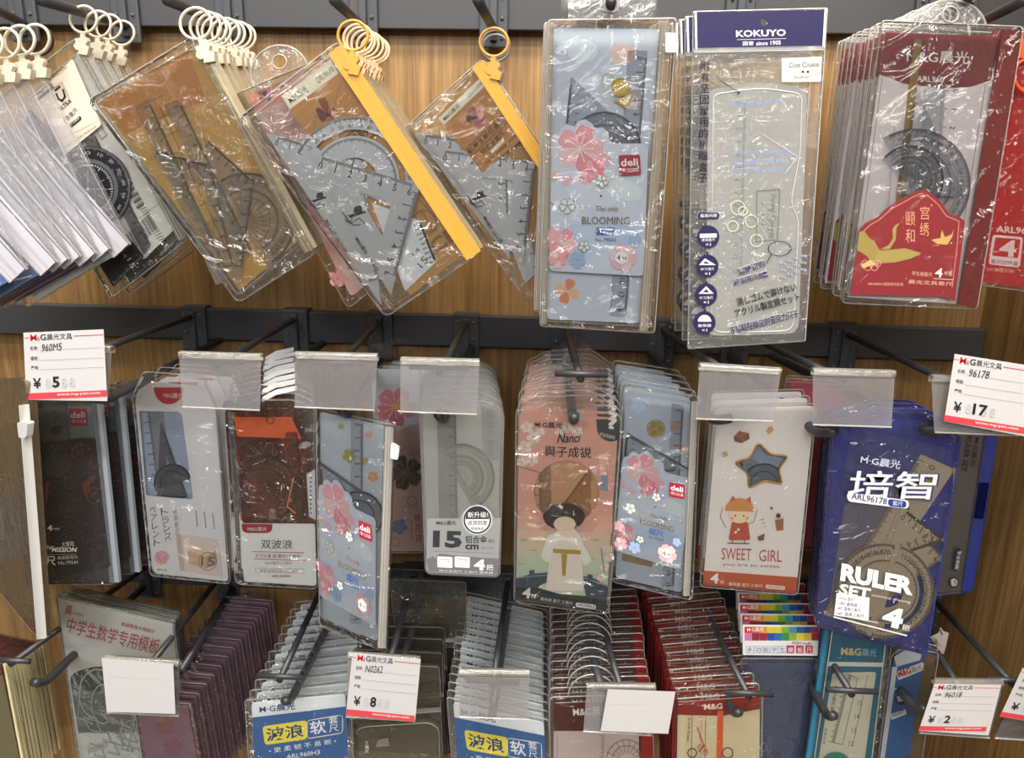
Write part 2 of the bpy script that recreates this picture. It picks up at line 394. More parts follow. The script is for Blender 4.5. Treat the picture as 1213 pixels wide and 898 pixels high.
# ------------------------------------------------------------------ display hooks
LH = 0.235
def bar_pt(row, tip, thr, dz=0.0, Yt=-LH):
    """follow the pixel line tip -> thr back to the height of the row's bar"""
    z = ROWZ[row]+dz; best = None
    for i in range(0, 1200):
        t = i/200.0
        p = lerp(tip, thr, t); q = P(p[0], p[1], -0.012)
        e = abs(q.z-z)
        if best is None or e < best[0]: best = (e, q)
        elif e > best[0]+0.02: break
    return best[1]
def hook(label, row, up=None, low=None, cross=0.052, bend=0.022, wall=None, lowbend=None, Yu=-LH, Yl=-LH, lowside=(0, 0, 1)):
    """up / low = (tip pixel, pixel passed) of the tag rod and of the goods rod"""
    T = P(*up[0], Yu) if up else None
    W1 = bar_pt(row, up[0], up[1], 0.010) if up else None
    B = P(*low[0], Yl) if low else None
    W2 = bar_pt(row, low[0], low[1], -0.018) if low else None
    if W1 is None: W1 = W2+Vector((0, 0, 0.028))
    if W2 is None: W2 = W1-Vector((0, 0, 0.028))
    x = (W1.x if up else W2.x)
    if wall: W1.x = wall
    root = bpy.data.objects.new('display_hook', None); COL.objects.link(root); root.location = (W1.x, 0, ROWZ[row])
    root['label'] = label; root['category'] = 'hook'; root['group'] = 'grey display hooks on the rails'
    o = root.location
    def loc(p): return Vector(p)-o
    zb = ROWZ[row]
    bm = box_bm(-0.015, 0.015, -0.021, -0.0165, -0.036, 0.021, 0.0015)
    box_bm(-0.004, 0.004, -0.026, -0.020, -0.030, 0.016, 0.001, bm)
    box_bm(-0.014, 0.014, -0.020, 0.0-0.0005, 0.0182, 0.021, 0, bm)
    from_bm('bracket', bm, M('#3f4145', 0.45, 0.5), root)
    bm = bmesh.new()
    for sx in (-0.009, 0.009):
        for zz in (0.012, -0.008, -0.027):
            bmesh.ops.create_icosphere(bm, subdivisions=1, radius=0.0022, matrix=Matrix.Translation((sx, -0.0215, zz)))
    from_bm('rivet', bm, M('#55575a', 0.4), root)
    if up:
        a = loc((W1.x, -0.020, W1.z)); b = loc(T)
        from_bm('tag_rod', tube_bm([a, b], 0.0034, 12), RODM, root, True)
        if cross:
            from_bm('cross_bar', tube_bm([b+Vector((-cross/2, 0, 0.0045)), b+Vector((cross/2, 0, 0.0045))], 0.0029, 10), RODM, root, True)
    if low:
        a = loc((W2.x, -0.020, W2.z)); b = loc(B); dr = (b-a).normalized(); pts = [a]
        if bend:
            c0 = b - dr*bend
            upv = Vector(lowside).normalized()
            for t in (0, .25, .5, .75, 1):
                pts.append(c0 + dr*bend*t + upv*bend*0.55*t*t)
        else: pts.append(b)
        from_bm('goods_rod', tube_bm(pts, 0.0044, 14), RODM, root, True)
    return root
hook('grey hook at the far end of the top rail with white edged bags', 0, low=((-62, -20), (30, 28)), bend=0)
hook('grey top-rail hook carrying the bag with the black protractor', 0, low=((48, 0), (139, 27)), bend=0)
hook('grey top-rail hook carrying the gold backed ruler bags', 0, low=((198, 0), (262, 27)), bend=0)
hook('grey top-rail hook with the large yellow zip bag', 0, low=((396, 0), (425, 27)), bend=0)
hook('grey top-rail hook with a single yellow ring on it', 0, low=((566, 0), (589, 43)), bend=0)
hook('grey top-rail hook holding the tall blossom pouches', 0, low=((724, 2), (716, 25)), bend=0, Yl=-0.22)
hook('grey top-rail hook through the dark blue header card', 0, low=((905, 25), (860, 45)), bend=0, Yl=-0.19)
hook('grey top-rail hook through the round tab of the crane pouch', 0, low=((1152, -8), (1110, 28)), bend=0, Yl=-0.23)
hook('grey top-rail hook beside the oak end panel, above the red pouch', 0, low=((1213, 0), (1150, 32)), bend=0, Yl=-0.23)
# second rail
hook('bent middle-rail hook behind the handwritten 960M5 price tag', 1, up=((88, 424), (122, 412)), low=((112, 481), (206, 432)), lowside=(-1, 0, 1.2))
hook('middle-rail hook carrying the orange and white double wave pouches', 1, up=((256, 434), (354, 375)), low=((278, 492), (316, 461)), lowside=(-1, 0, 1.2))
hook('middle-rail hook above the narrow blossom pouch with a white slider', 1, up=((398, 436), (453, 377)), low=((408, 500), (432, 460)), lowside=(-.2, 0, 1))
hook('middle-rail hook carrying the frosted 15 cm ruler pouches', 1, up=((520, 441), (554, 380)), low=((522, 506), (538, 465)), lowside=(-.2, 0, 1))
hook('middle-rail hook with a bare cross bar above the pink pouches', 1, up=((688, 449), (671, 391)), low=((680, 508), (672, 440)), cross=0.046)
hook('middle-rail hook between the small blossom pouches and the star window pouch', 1, up=((862, 442), (821, 414)), low=((852, 506), (800, 450)), lowside=(1, 0, 1))
hook('middle-rail hook whose tip ends beside the star window pouch', 1, up=((1000, 450), (907, 407)), low=((978, 522), (921, 471)), lowside=(1, 0, 1.2))
hook('middle-rail hook carrying the dark blue RULER SET pouches', 1, up=((1140, 459), (1051, 418)), low=((1120, 520), (1068, 495)), lowside=(1, 0, 1.5))
# third rail
hook('bottom-rail hook with a cross bar over the cream edged cards', 2, up=((12, 787), (52, 758)), low=((42, 820), (130, 734)), cross=0.042)
hook('bottom-rail hook between the white template and the purple bags', 2, up=((168, 800), (252, 694)), low=((214, 795), (280, 692)), bend=0, Yl=-0.18)
hook('bottom-rail hook with a cross bar over the first blue wave pouches', 2, up=((331, 806), (374, 713)), low=((338, 842), (384.6, 749)), cross=0.044)
hook('bottom-rail hook above the N0262 price tag', 2, up=((462, 782), (495, 665)), low=((474, 792), (503, 700)), bend=0, Yl=-0.2)
hook('bottom-rail hook behind the empty clear holder of the blue stack', 2, up=((584, 812), (598, 713)), low=((583, 848), (590, 800)), bend=0)
hook('bottom-rail hook in the middle of the brown pouches', 2, up=((736, 818), (712, 734)), low=((713, 818), (703, 780)), bend=0)
hook('bottom-rail hook with a cross bar over the red pouches', 2, up=((887, 826), (822, 692)), low=((874, 856), (838, 775)), cross=0.046)
hook('bottom-rail hook with a cross bar over the teal ruler card', 2, up=((1009, 823), (935, 700)), low=((986, 860), (927, 748)), cross=0.048)
hook('bottom-rail hook ending behind the handwritten 96018 price tag', 2, up=((1140, 820), (1101, 760)), low=((1094, 852), (1018, 757)))
hook('bottom-rail hook in front of the bare oak end panel', 2, up=((1200, 811), (1115, 720)), cross=0.05, Yu=-0.24)
# ------------------------------------------------------------------ clear tag holders and price tags
def holder(label, quad, Y=-LH-0.012, yaw=0, lip=6):
    """quad: tl, tr, br, bl pixels"""
    it = Item('tag_holder', label, 'tag holder', quad[0], Y, 'clear price tag holders', yaw)
    tl, tr, br, bl = quad
    it.plate('front_leaf', [tl, tr, br, bl], -0.0004, 0.0004, TAGCLEAR)
    o = it.plate('back_leaf', [tl, tr, lerp(tr, br, .97), lerp(tl, bl, .97)], -0.0052, -0.0044, TAGCLEAR)
    q0, q1 = it.L(tl), it.L(tr)
    dx = Vector((q1[0]-q0[0], q1[1]-q0[1], 0)); ln = dx.length; dx.normalize(); up = Vector((-dx.y, dx.x, 0))
    a = Vector((*q0, 0)); bm = bmesh.new(); prof = []
    for k in range(9):
        an = math.radians(-90+k*360/8*0.9); prof.append((math.cos(an)*0.0042-0.0024, math.sin(an)*0.0042))
    rows = []
    for e in (0, ln):
        rows.append([bm.verts.new(a+dx*e+up*(p[1]+0.002)+Vector((0, 0, p[0]))) for p in prof])
    for k in range(len(prof)-1): bm.faces.new((rows[0][k], rows[0][k+1], rows[1][k+1], rows[1][k]))
    from_bm('grip_roll', bm, film('#fbfaf6', 0.14, '#faf6ec', 0.12, 0.05, 1.8), it.o, True)
    e0, e1, z = it.L(bl), it.L(br), 0.0005
    from_bm('bottom_lip', tube_bm([(e0[0], e0[1], z), (e1[0], e1[1], z)], 0.0008, 6), RIM, it.o)
    return it
def card_tag(label, quad, Y=-LH-0.016, yaw=0, curl=0.0):
    it = Item('price_tag', label, 'price tag', quad[0], Y, 'paper price tags', yaw)
    tl, tr, br, bl = quad; n = 8; bm = bmesh.new()
    R_ = []
    for i in range(n+1):
        t = i/n; z = 0.0004+curl*(math.sin(t*math.pi))*-0.004+curl*0.006*t*t
        l, r = it.L(lerp(tl, bl, t)), it.L(lerp(tr, br, t))
        R_.append((bm.verts.new((l[0], l[1], z)), bm.verts.new((r[0], r[1], z))))
    for i in range(n): bm.faces.new((R_[i][0], R_[i][1], R_[i+1][1], R_[i+1][0]))
    o = from_bm('paper', bm, M('#cfcdce', 0.6), it.o, True)
    return it
def price_art(it, quad, hand, price, z=0.0006, www=True):
    tl, tr, br, bl = quad
    f = affine([(0, 0), (100, 0), (0, 86)], [tl, tr, bl])
    a = Art(it, z, 'printed_form', tf=f)
    R, K, G = '#c8242c', '#22242c', '#9aa0aa'
    a.line([(1, 7), (6, 7)], .9, R); a.line([(62, 7), (99, 7)], .9, R)
    a.text('M', (8, 11), (16, 11), R, 8, .02); a.text('&', (16.8, 11), (19.6, 11), '#8a3038', 5); a.text('G', (20.4, 11), (27.5, 11), K, 8, .02)
    a.text('晨光文具', (28.5, 11), (60, 11), '#2a2d38', 8, .01)
    for y, t in ((23, '名称'), (36, '规格'), (48, '产地')):
        a.text(t, (7, y), (16, y), '#3a3e48', 5, .03); a.text(':', (16.5, y), (17.2, y), '#555a66', 3)
        a.line([(19, y+.5), (98, y+.5)], .4, '#8a909c')
    a.text(hand, (21, 25.5), (46, 24.5), '#15171d', 9.5, 0, .15)
    a.text('¥', (9, 72), (19, 72), K, 13, .02)
    for x in (24, 44, 54): a.text('8', (x, 72), (x+7, 72), '#b9babe', 12)
    a.text(price, (33, 72), (33+9*len(price), 72), '#1d1d22', 14, .035)
    a.poly([(0, 78), (100, 78), (100, 86), (0, 86)], '#d2434c')
    if www: a.text('www.mg-pen.com', (38, 83.6), (92, 83.6), '#f6dede', 3.4, .01)
    a.done()
def tag(label, quad, hand, price, Y=-LH-0.018, curl=0.5):
    it = card_tag(label, quad, Y, curl=0.0); price_art(it, quad, hand, price); return it
HB = [(212, 424), (309, 427), (308, 486), (216, 482)]
holder('empty clear holder over the red half-disc pouch', HB)
holder('empty clear holder between the white hang tabs and the pink flower pouch', [(349, 424.5), (447, 427), (444, 486), (349, 482)])
holder('empty clear holder over the frosted 15 cm pouch', [(474.5, 431), (567.5, 433.5), (565, 491), (474, 487.5)])
holder('empty clear holder over the star window pouch', [(829, 438), (924.7, 444), (916, 499), (824, 496)])
holder('empty clear holder over the dark blue RULER SET pouch', [(963, 444), (1060, 447), (1056, 506), (963, 503)])
holder('clear holder behind the middle-row price tag by the oak panel', [(1103.5, 452), (1215, 458), (1206, 516), (1107, 512)])
holder('clear holder behind the 960M5 price tag', [(36, 408), (132, 418), (128, 470), (36, 470)], Y=-0.262)
holder('clear holder hanging over the second blue wave stack', [(544, 800), (627, 801), (626, 852), (544, 849)])
holder('clear holder with a blank card askew in front of the brown pouches', [(695, 817), (777, 818), (772, 871), (691, 866)])
holder('clear holder with a blank card before the white template', [(124, 784), (212, 790), (212, 848), (127, 844)])
holder('clear holder behind the N0262 price tag', [(412, 780), (497, 786), (492, 854), (410, 849)])
holder('clear holder behind the lowest handwritten price tag', [(1107, 812), (1188, 813), (1172, 874), (1089, 868)])
holder('clear holder at the picture edge beyond the tag marked 2', [(1199, 830), (1290, 836), (1270, 880), (1178, 874)])
tag('paper price tag reading 960M5 with the price 5', [(28, 394), (123, 390), (127.5, 475), (31.4, 473.5)], '960M5', '5', Y=-0.268)
tag('paper price tag marked 17 beside the oak end panel', [(1130.6, 419), (1226, 434), (1213, 516.5), (1118, 499)], '96178', '17')
tag('paper price tag reading N0262 with the price 8', [(417.7, 772.6), (498.5, 780.6), (492, 852.3), (409.8, 847)], 'N0262', '8')
tag('paper price tag marked 2 on the bottom row', [(1106.6, 809.6), (1186, 810.7), (1170.7, 871), (1088, 865.4)], '96018', '2')
tag('price tag cut by the picture edge beside the 96018 tag', [(1211, 791), (1300, 806), (1275, 864), (1184, 848.5)], '960', '1')
for lab, q in (('blank white card with a crease before the white template', [(120.6, 779), (205.4, 786), (208, 845.5), (126.7, 843)]),
               ('blank white card sliding askew out of its clear holder', [(720, 816), (800, 819), (791.5, 869), (711.5, 865.4)])):
    it = card_tag(lab, q, -LH-0.018)
    a = Art(it, 0.0006, 'crease')
    if q[0][0] < 200: a.line([(124, 801), (206, 806)], .5, '#c9c5cf')
    else: a.line([(716, 833), (779, 835), (774, 868)], .5, '#cfcbd2')
    a.done()
# ================================================================== goods: shared builders
YEL = M('#cc9a42', 0.35, 0.5); PALEYEL = M('#e6c39c', 0.5); WHT = M('#d2cab8', 0.5, 0.5)
ALU = M('#c9ccd2', 0.32, 0.6, 0.35); CLRUL = film('#f6f7f9', 0.07, '#e8ecf4', 0.06, 0.1, 1.3, 20)
GRYRUL = film('#f2f2f0', 0.09, '#dcdee0', 0.08, 0.1, 1.2, 20)
def setsquare(it, a, b, c, z, mat, hole=0.42, ink='#1c1d22', nm='set_square', parent=None, n1=6, nh=7, t=0.0006, shift=(0, 0), hole_pts=None):
    """a-b and b-c are the graduated edges (b the right angle)"""
    cen = ((a[0]+b[0]+c[0])/3+shift[0], (a[1]+b[1]+c[1])/3+shift[1])
    hp = hole_pts or ([tuple(lerp(cen, p, hole)) for p in (a, b, c)] if hole else None)
    o = it.plate(nm, rnd([a, b, c], 2.5, 2), z-t, z+t, mat, parent, holes=[rnd(hp, 2, 2)] if hp else ())
    ar = Art(it, z+t+0.0001, 'printed_scale', o)
    side = 1 if ((b[0]-a[0])*(c[1]-a[1])-(b[1]-a[1])*(c[0]-a[0])) > 0 else -1
    A0 = lerp(a, b, .14); B0 = lerp(a, b, .93); ar.ticks(A0, B0, n1*10, nh*.95, side, ink, .8, nums=True, nh=nh)
    A1 = lerp(b, c, .07); B1 = lerp(b, c, .82); ar.ticks(A1, B1, n1*10, nh*.95, side, ink, .8, nums=True, nh=nh, first=1)
    ar.done(); return o
def protractor(it, x, y, r, rot, z, mat, ink='#1c1d22', slot=True, nm='protractor', grid=False, t=0.0006, nh=4.5):
    out = circ(x, y, r, n=30, a0=180, a1=360, rot=rot)
    c, s = math.cos(math.radians(rot)), math.sin(math.radians(rot))
    base = [(x+r*c-s*r*.12, y+r*s+c*r*.12), (x-r*c-s*r*.12, y-r*s+c*r*.12)]
    holes = []
    if slot:
        holes.append(circ(x, y, r*.80, n=18, a0=195, a1=345, rot=rot)+circ(x, y, r*.70, n=18, a0=345, a1=195, rot=rot))
        holes.append(circ(x, y, r*.36, n=12, a0=185, a1=355, rot=rot))
    o = it.plate(nm, out+base, z-t, z+t, mat, holes=holes)
    ar = Art(it, z+t+0.0001, 'printed_scale', o)
    ar.arc_ticks(x, y, r*.995, r*.09, 180, 360, 180, ink, .7, nums=r > 45, nh=nh, rot=rot)
    ar.arc_ticks(x, y, r*.66, r*.07, 180, 360, 90, ink, .7, rot=rot)
    if grid:
        for k in range(13):
            a = math.radians(180+15*k+rot); ar.line([(x+r*.12*math.cos(a), y+r*.12*math.sin(a)), (x+r*.5*math.cos(a), y+r*.5*math.sin(a))], .45, ink)
        for q in (.78, .5): ar.ring(x, y, r*q, .5, ink, a0=180, a1=360, rot=rot)
    ar.done(); return o
def ruler(it, quad, z, mat, ink='#1c1d22', n=15, nm='ruler', nh=6, side=1, t=0.0006, both=False):
    """quad a,b = graduated edge start and end, c,d = the other edge"""
    a, b, c, d_ = quad
    o = it.plate(nm, rnd(quad, 2, 2), z-t, z+t, mat)
    ar = Art(it, z+t+0.0001, 'printed_scale', o)
    ar.ticks(lerp(a, b, .03), lerp(a, b, .97), n*10, nh, side, ink, .75, nums=True, nh=nh)
    if both: ar.ticks(lerp(d_, c, .03), lerp(d_, c, .97), n*10, nh*.8, -side, ink, .5)
    ar.done(); return o
GRPT = 'ruler sets hanging on the top rail'
# ------------------------------------------------------------------ far-left fan of white edged bags
it = Item('ringed_bag', 'foremost white edged bag of the fan cut by the picture edge, blue print', 'ruler set', (-80, 60), -0.235, 'white edged bags with white rings', 0)
q = [(-212, 178), (-84, 102), (32, 319), (-96, 395)]
it.pouch(q, 0.005, film('#ffffff', 0.10, '#ecebf4', 0.07, 1.4, 0.6), r=7)
zipstrip(it, (-118, 178), (20, 327), 25, M('#c6c3cc', 0.5), 0.001, 'white_zip_edge', '#a5a3ae', t=0.0035)
it.tube('white_bead', [(-108, 160), (32, 319)], 0.002, 0.0013, M('#d8d6dc', .5))
it.tube('white_bead', [(-128, 190), (12, 334)], 0.002, 0.0009, M('#d8d6dc', .5))
o = it.plate('blue_card', [(-214, 262), (-128, 192), (10, 334), (-82, 386)], -0.0008, 0.0, M('#2a68b4', 0.4))
a = Art(it, 0.0003, 'printed_artwork', o)
for k in range(14):
    for j in range(5):
        p = lerp((-96, 224), (0, 330), k/14); a.circle(p[0]-8-j*9, p[1]+6+j*6, 1.6, '#9fc4ee', n=6)
a.line([(-40, 330), (14, 316)], 4, '#dfe9f6'); a.line([(-60, 350), (0, 335)], 2, '#dfe9f6')
a.done()
ring_clip(it, (-92, 62), 20, 80, WHT)
cs = it.copies(6, (53, 45), -0.188, 'white edged bag with a white ring', jit=0.001, rot=1.2, suffix='from the front of the fan', start=2)
for c, m_, l_ in ((cs[3], '#8d2a62', 'plum card'), (cs[5], '#e9e6ea', 'pale card')):
    for k in c.children:
        if k.name.startswith('blue_card'):
            k.data = k.data.copy(); k.data.materials[0] = M(m_, 0.4); k.name = l_.replace(' ', '_')
            for g in list(k.children): bpy.data.objects.remove(g)
# black cord loop behind the fan
bm = tube_bm([P(x, y, -0.03) for x, y in circ(48, 48, 15, 17, 16, -80, 120)], 0.0011, 8)
o = from_bm('cord_loop', bm, M('#1d1512', 0.5), None, True); o['label'] = 'black cord loop behind the white rings of the fan'; o['category'] = 'cord'
# ------------------------------------------------------------------ bag with black protractor and U tag
it = Item('ringed_bag', 'clear bag with a black round protractor and a cream tag bearing a U', 'ruler set', (99, 23), -0.165, 'black protractor bags')
it.pouch([(-1, 115), (90, 45), (222, 284), (131, 354)], 0.005, CLEAR, r=5)
zipstrip(it, (98, 58), (216, 283), 11, film('#f6f6f2', 0.22, '#eceae4', 0.15, .3, 1.2), 0.001, 'clear_zip_edge', '#d9d7d0')
o = it.plate('insert_sheet', [(60, 130), (92, 62), (206, 272), (172, 306), (104, 320)], -0.0012, -0.0008, M('#e4e2dd', 0.5))
a = Art(it, -0.0006, 'printed_artwork', o)
a.line([(160, 262), (190, 240)], .6, '#88878a')
for k in range(16): 
    p = lerp((163, 292), (186, 271), k/15); w_ = [1.2, .6, 1.6, .8][k % 4]; a.line([p, (p[0]-10, p[1]-17)], w_, '#55555a')
for k in range(26):
    p = lerp((150, 205), (196, 285), k/26); a.line([p, (p[0]-7, p[1]+4)], .8, '#77767a')
for k in range(9):
    p = lerp((146, 190), (176, 246), k/9); a.line([(p[0]-10, p[1]+6), (p[0]-3, p[1]+2)], 3.2, '#66656a')
a.line([(112, 150), (118, 146), (126, 160), (120, 165)], .9, '#88878a', True)
a.done()
ruler(it, [(112, 160), (178, 290), (170, 302), (100, 168)], 0.0005, film('#dcdcdc', .15, '#c4c4c4', .1, .1), n=10, side=1, nh=4)
o = it.plate('set_square', rnd([(109, 300), (150, 277), (170, 304), (134, 340)], 2), -0.0002, 0.0008, M('#1f1b22', 0.35))
a = Art(it, 0.001, 'printed_scale', o); a.text('15', (150, 308), (156, 319), '#d8d6d2', 6); a.text('14', (142, 298), (147, 307), '#b8b6b2', 5)
a.ticks((168, 305), (136, 336), 20, 4, 1, '#b8b6b2', .5); a.done()
o = it.plate('protractor', rnd([(34, 128), (84, 182), (60, 210), (28, 150)], 3), 0.0, 0.001, M('#221a26', 0.3))
pr = it.plate('protractor', circ(104, 224, 51, n=40), 0.0012, 0.0022, M('#1b1b20', 0.3), holes=[])
a = Art(it, 0.0024, 'printed_scale', pr)
a.arc_ticks(104, 224, 50, 4, 0, 360, 180, '#c9cbd2', .5)
for k in range(18):
    an = math.radians(k*20-90); r_ = 41; t_ = str(k*10); x, y = 104+r_*math.cos(an), 224+r_*math.sin(an); tx, ty = -math.sin(an), math.cos(an)
    a.text(t_, (x-tx*3.2, y-ty*3.2), (x+tx*3.2, y+ty*3.2), '#c9cbd2', 4)
a.ring(104, 224, 36, 4.5, '#55575f'); a.arc_ticks(104, 224, 30, 5, 0, 360, 60, '#c9cbd2', .9)
for k in range(12):
    an = math.radians(k*30); a.line([(104+14*math.cos(an), 224+14*math.sin(an)), (104+22*math.cos(an), 224+22*math.sin(an))], .6, '#9fa1a8')
a.circle(104, 224, 2, '#c9cbd2'); a.line([(84, 224), (124, 224)], .6, '#9fa1a8'); a.line([(104, 204), (104, 244)], .6, '#9fa1a8'); a.done()
tg = it.plate('cream_tag', rnd([(85.5, 69), (120, 148), (76, 184), (42, 116)], 3), 0.0030, 0.0036, M('#d8d0c0', 0.5))
a = Art(it, 0.0038, 'printed_text', tg)
a.poly(rnd([(41, 113), (60, 97), (64, 104), (45, 120)], 2), '#5b5148'); a.text('M&G晨光', (45, 116), (60, 103), '#efe6d4', 4, .02)
a.text('ARL96083', (67, 91), (80, 80), '#8a8378', 3)
a.line([(61, 107), (73, 97.5), (84, 121), (72, 131)], .6, '#6a645c', True)
a.line([(65.5, 107), (71, 102.5)], 2.2, '#2a2622'); a.line([(66.5, 111), (69, 117), (73.5, 119.5), (77, 114.5), (74.5, 106)], 2.3, '#2a2622')
a.text('ULTRA', (72, 132), (85, 120.5), '#2a2622', 5, .02); a.text('铝合金尺', (75, 148), (93, 131), '#2a2622', 6, .01)
a.poly(rnd([(82, 147), (95, 137), (97, 141), (84, 152)], 2), '#2a2622'); a.text('十五厘米', (84.5, 149), (94.5, 140.5), '#efe8d8', 2.6)
a.line([(72, 165), (117, 143)], .4, '#8a8378'); a.text('套装内含四件 精密刻度', (77, 176), (115, 150), '#8a8378', 2.6)
a.text('MG', (56, 133), (66, 129), '#b7b0a2', 3); a.poly([(58, 141), (74, 140), (78, 148), (62, 150)], '#e2dccd'); a.done()
ring_clip(it, (99, 23), 17, 92, WHT)
cs = it.copies(3, (146, 38), -0.1, 'clear ringed bag like the black protractor bag', jit=0.002, rot=1.5, skip=('cream_tag',))
for c in cs: c.rotation_mode = 'XYZ'
# ------------------------------------------------------------------ gold backed bag of clear rulers
it = Item('ringed_bag', 'large clear bag of grey transparent rulers over a gold card', 'ruler set', (232, 28), -0.225, 'gold backed ruler bags')
it.pouch([(104, 119), (228, 43), (374, 300), (282, 359)], 0.006, WRINK, r=8)
it.pouch([(112, 119), (242, 50), (356, 288), (282, 350)], 0.0015, film('#fdfbf4', .02, '#ffffff', .06, .9, 1.0, 45), name='inner_bag', r=6)
zipstrip(it, (240, 55), (368, 296), 17, film('#f8f0dc', 0.35, '#e9dcc0', 0.2, .3, 1.2), 0.001, 'clear_zip_edge', '#d8c79a')
o = it.plate('gold_card', [(116, 122), (222, 57), (236, 62), (352, 286), (284, 344)], -0.0024, -0.0018, M('#cfa550', 0.45))
a = Art(it, -0.0016, 'printed_artwork', o)
a.poly([(116, 122), (222, 57), (244, 119), (148, 159)], '#c98a35')
a.poly(rnd([(290, 170), (330, 190), (352, 284), (318, 306)], 8), '#b98f45')
a.text('4', (340, 280), (349, 276), '#3a2c18', 11, .02); a.text('ARL96035', (316, 300), (338, 284), '#8f6b2c', 4); a.done()
GR = film('#f6f5f2', 0.10, '#e9e6e0', 0.08, 0.2, 1.5, 30); ik = '#3d362c'
ruler(it, [(176, 118), (272, 330), (256, 338), (160, 128)], -0.0010, GR, ik, n=15, nh=5, side=1)
ruler(it, [(212, 118), (300, 300), (284, 312), (194, 124)], -0.0004, GR, ik, n=15, nh=5, side=1)
protractor(it, 292, 262, 58, 58, 0.0003, GR, ik, slot=False, grid=True)
setsquare(it, (176, 176), (250, 196), (282, 340), 0.0010, GR, 0.4, ik, nh=5)
setsquare(it, (240, 160), (300, 215), (284, 338), 0.0016, GR, 0.4, ik, nh=5)
a = Art(it, 0.0019, 'printed_scale')
for k in range(9): a.line([(178+k*9, 120+k*21), (194+k*9, 112+k*21)], .6, ik)
a.line([(180, 128), (268, 318)], .6, ik); a.line([(188, 124), (276, 312)], .6, ik); a.done()
ring_clip(it, (232, 28), 20, 72, WHT)
it.copies(7, (287, 44), -0.075, 'gold backed ruler bag with a white ring', jit=0.002, rot=1.5, skip=('printed_scale', 'set_square', 'protractor', 'ruler'))
# ------------------------------------------------------------------ yellow zip bags with metal set squares
def tan_card_art(it, f, o, z, big):
    a = Art(it, z, 'printed_artwork', o, f)      # unit square: x along the header, y down the card
    a.poly([(0, 0), (1, 0), (1, .13), (0, .13)], '#ece3d0')
    a.text('M&G晨光', (.06, .105), (.42, .105), '#2c2620', .07, .02); a.text('QRL960F8', (.62, .105), (.96, .105), '#3c3630', .06)
    a.line([(.05, .5), (.3, .3), (.6, .36), (.95, .2)], .008, '#a87644'); a.line([(.1, .2), (.4, .5), (.9, .45)], .006, '#b58350')
    a.flower(.5, .36, .17, ['#8f4a3c', '#b0644c', '#6e3a3c'], '#4c2c34', 4, 20)
    a.flower(.56, .46, .13, ['#c98a86', '#a85f6a'], '#6a3850', 3, 60)
    a.line([(.02, .60), (1.0, .60)], .008, '#3a2a1c')
    a.text('航海王新征途系列', (.03, .705), (.98, .705), '#2a2018', .09, .015)
    a.line([(.02, .73), (1.0, .73)], .008, '#3a2a1c')
    a.text('铝合金套尺', (.2, .835), (.72, .835), '#3a2a1c', .085)
    a.poly(rnd([(.34, .86), (.64, .86), (.64, .905), (.34, .905)], .02), '#f2ead8'); a.text('4件装 15cm', (.37, .897), (.61, .897), '#5a3a1c', .028)
    for k, t in enumerate(('尺身耐用', '精准刻度', '多种功能')): a.circle(.1+k*.3, .955, .012, '#2a2018', n=8); a.text(t, (.13+k*.3, .97), (.32+k*.3, .97), '#3a2a1c', .035)
    a.done()
def hat_motif(a, x, y, k=1.0):
    """small ink drawing: hat, shoulders and crossed lines"""
    a.poly(rnd([(x-9*k, y-1*k), (x+9*k, y-6*k), (x+10*k, y-4*k), (x-8*k, y+2*k)], 1), '#26262a')
    a.poly(rnd([(x-4*k, y-3*k), (x-3*k, y-10*k), (x+4*k, y-12*k), (x+6*k, y-5*k)], 1), '#303036')
    a.line([(x-16*k, y-4*k), (x-6*k, y+8*k), (x+2*k, y+2*k), (x+8*k, y+8*k)], 1.0, '#34343a')
    a.line([(x-12*k, y+4*k), (x-4*k, y+10*k), (x+4*k, y+9*k)], 1.0, '#34343a'); a.ring(x-9*k, y+3*k, 4*k, .8, '#34343a', n=10)
it = Item('ringed_bag', 'big yellow zip bag of metal set squares, in front of all on its hook', 'ruler set', (418, 42), -0.235, 'yellow zip bags of metal set squares')
it.pouch([(282, 140), (402, 48), (568, 300), (457, 376)], 0.007, WRINK, r=9)
zipstrip(it, (397, 58), (561, 303), 20, YEL, 0.0022, 'yellow_zip', '#dca52a', t=0.0030)
o = it.plate('tan_card', [(334, 114), (392, 71), (548, 302), (486, 350)], -0.0026, -0.0020, M('#c08c50', 0.45))
a = Art(it, -0.00195, 'printed_artwork', o)
a.poly([(470, 256), (500, 222), (550, 300), (488, 349)], '#b58a54')
a.ring(505, 262, 16, 2, '#8f6636', 11, rot=50); a.line([(480, 262), (500, 250), (512, 272), (494, 284)], 1.6, '#8f6636', True); a.line([(496, 236), (520, 262), (508, 280)], 1.4, '#8f6636')
a.text('ECE', (506, 310), (544, 282), '#8a5f30', 18, .05); a.text('航海', (486, 246), (498, 258), '#9c7440', 9); a.done()
tan_card_art(it, affine([(0, 0), (1, 0), (0, 1)], [(334, 114), (392, 71), (405, 235)]), o, -0.0018, True)
ruler(it, [(498, 222+40), (517, 310), (480, 345), (440, 240)], -0.0013, M('#d4d8de', .4), n=8, side=1, nh=5)
a = Art(it, -0.0005, 'printed_scale'); a.text('15', (500, 318), (508, 308), '#33353b', 8); a.text('14', (491, 304), (498, 296), '#55585f', 5); a.done()
setsquare(it, (314, 157), (428, 190), (452, 362), -0.0006, ALU, 0.0, nh=6, n1=6)
a = Art(it, 0.0003, 'printed_artwork'); hat_motif(a, 378, 238, .9); a.text('M&G晨光 QRL960F8', (384, 262), (408, 300), '#33353b', 5, .01); a.done()
protractor(it, 420, 214, 76, 26, 0.0006, M('#ccd0d6', 0.35, 0.6, 0.2), slot=True)
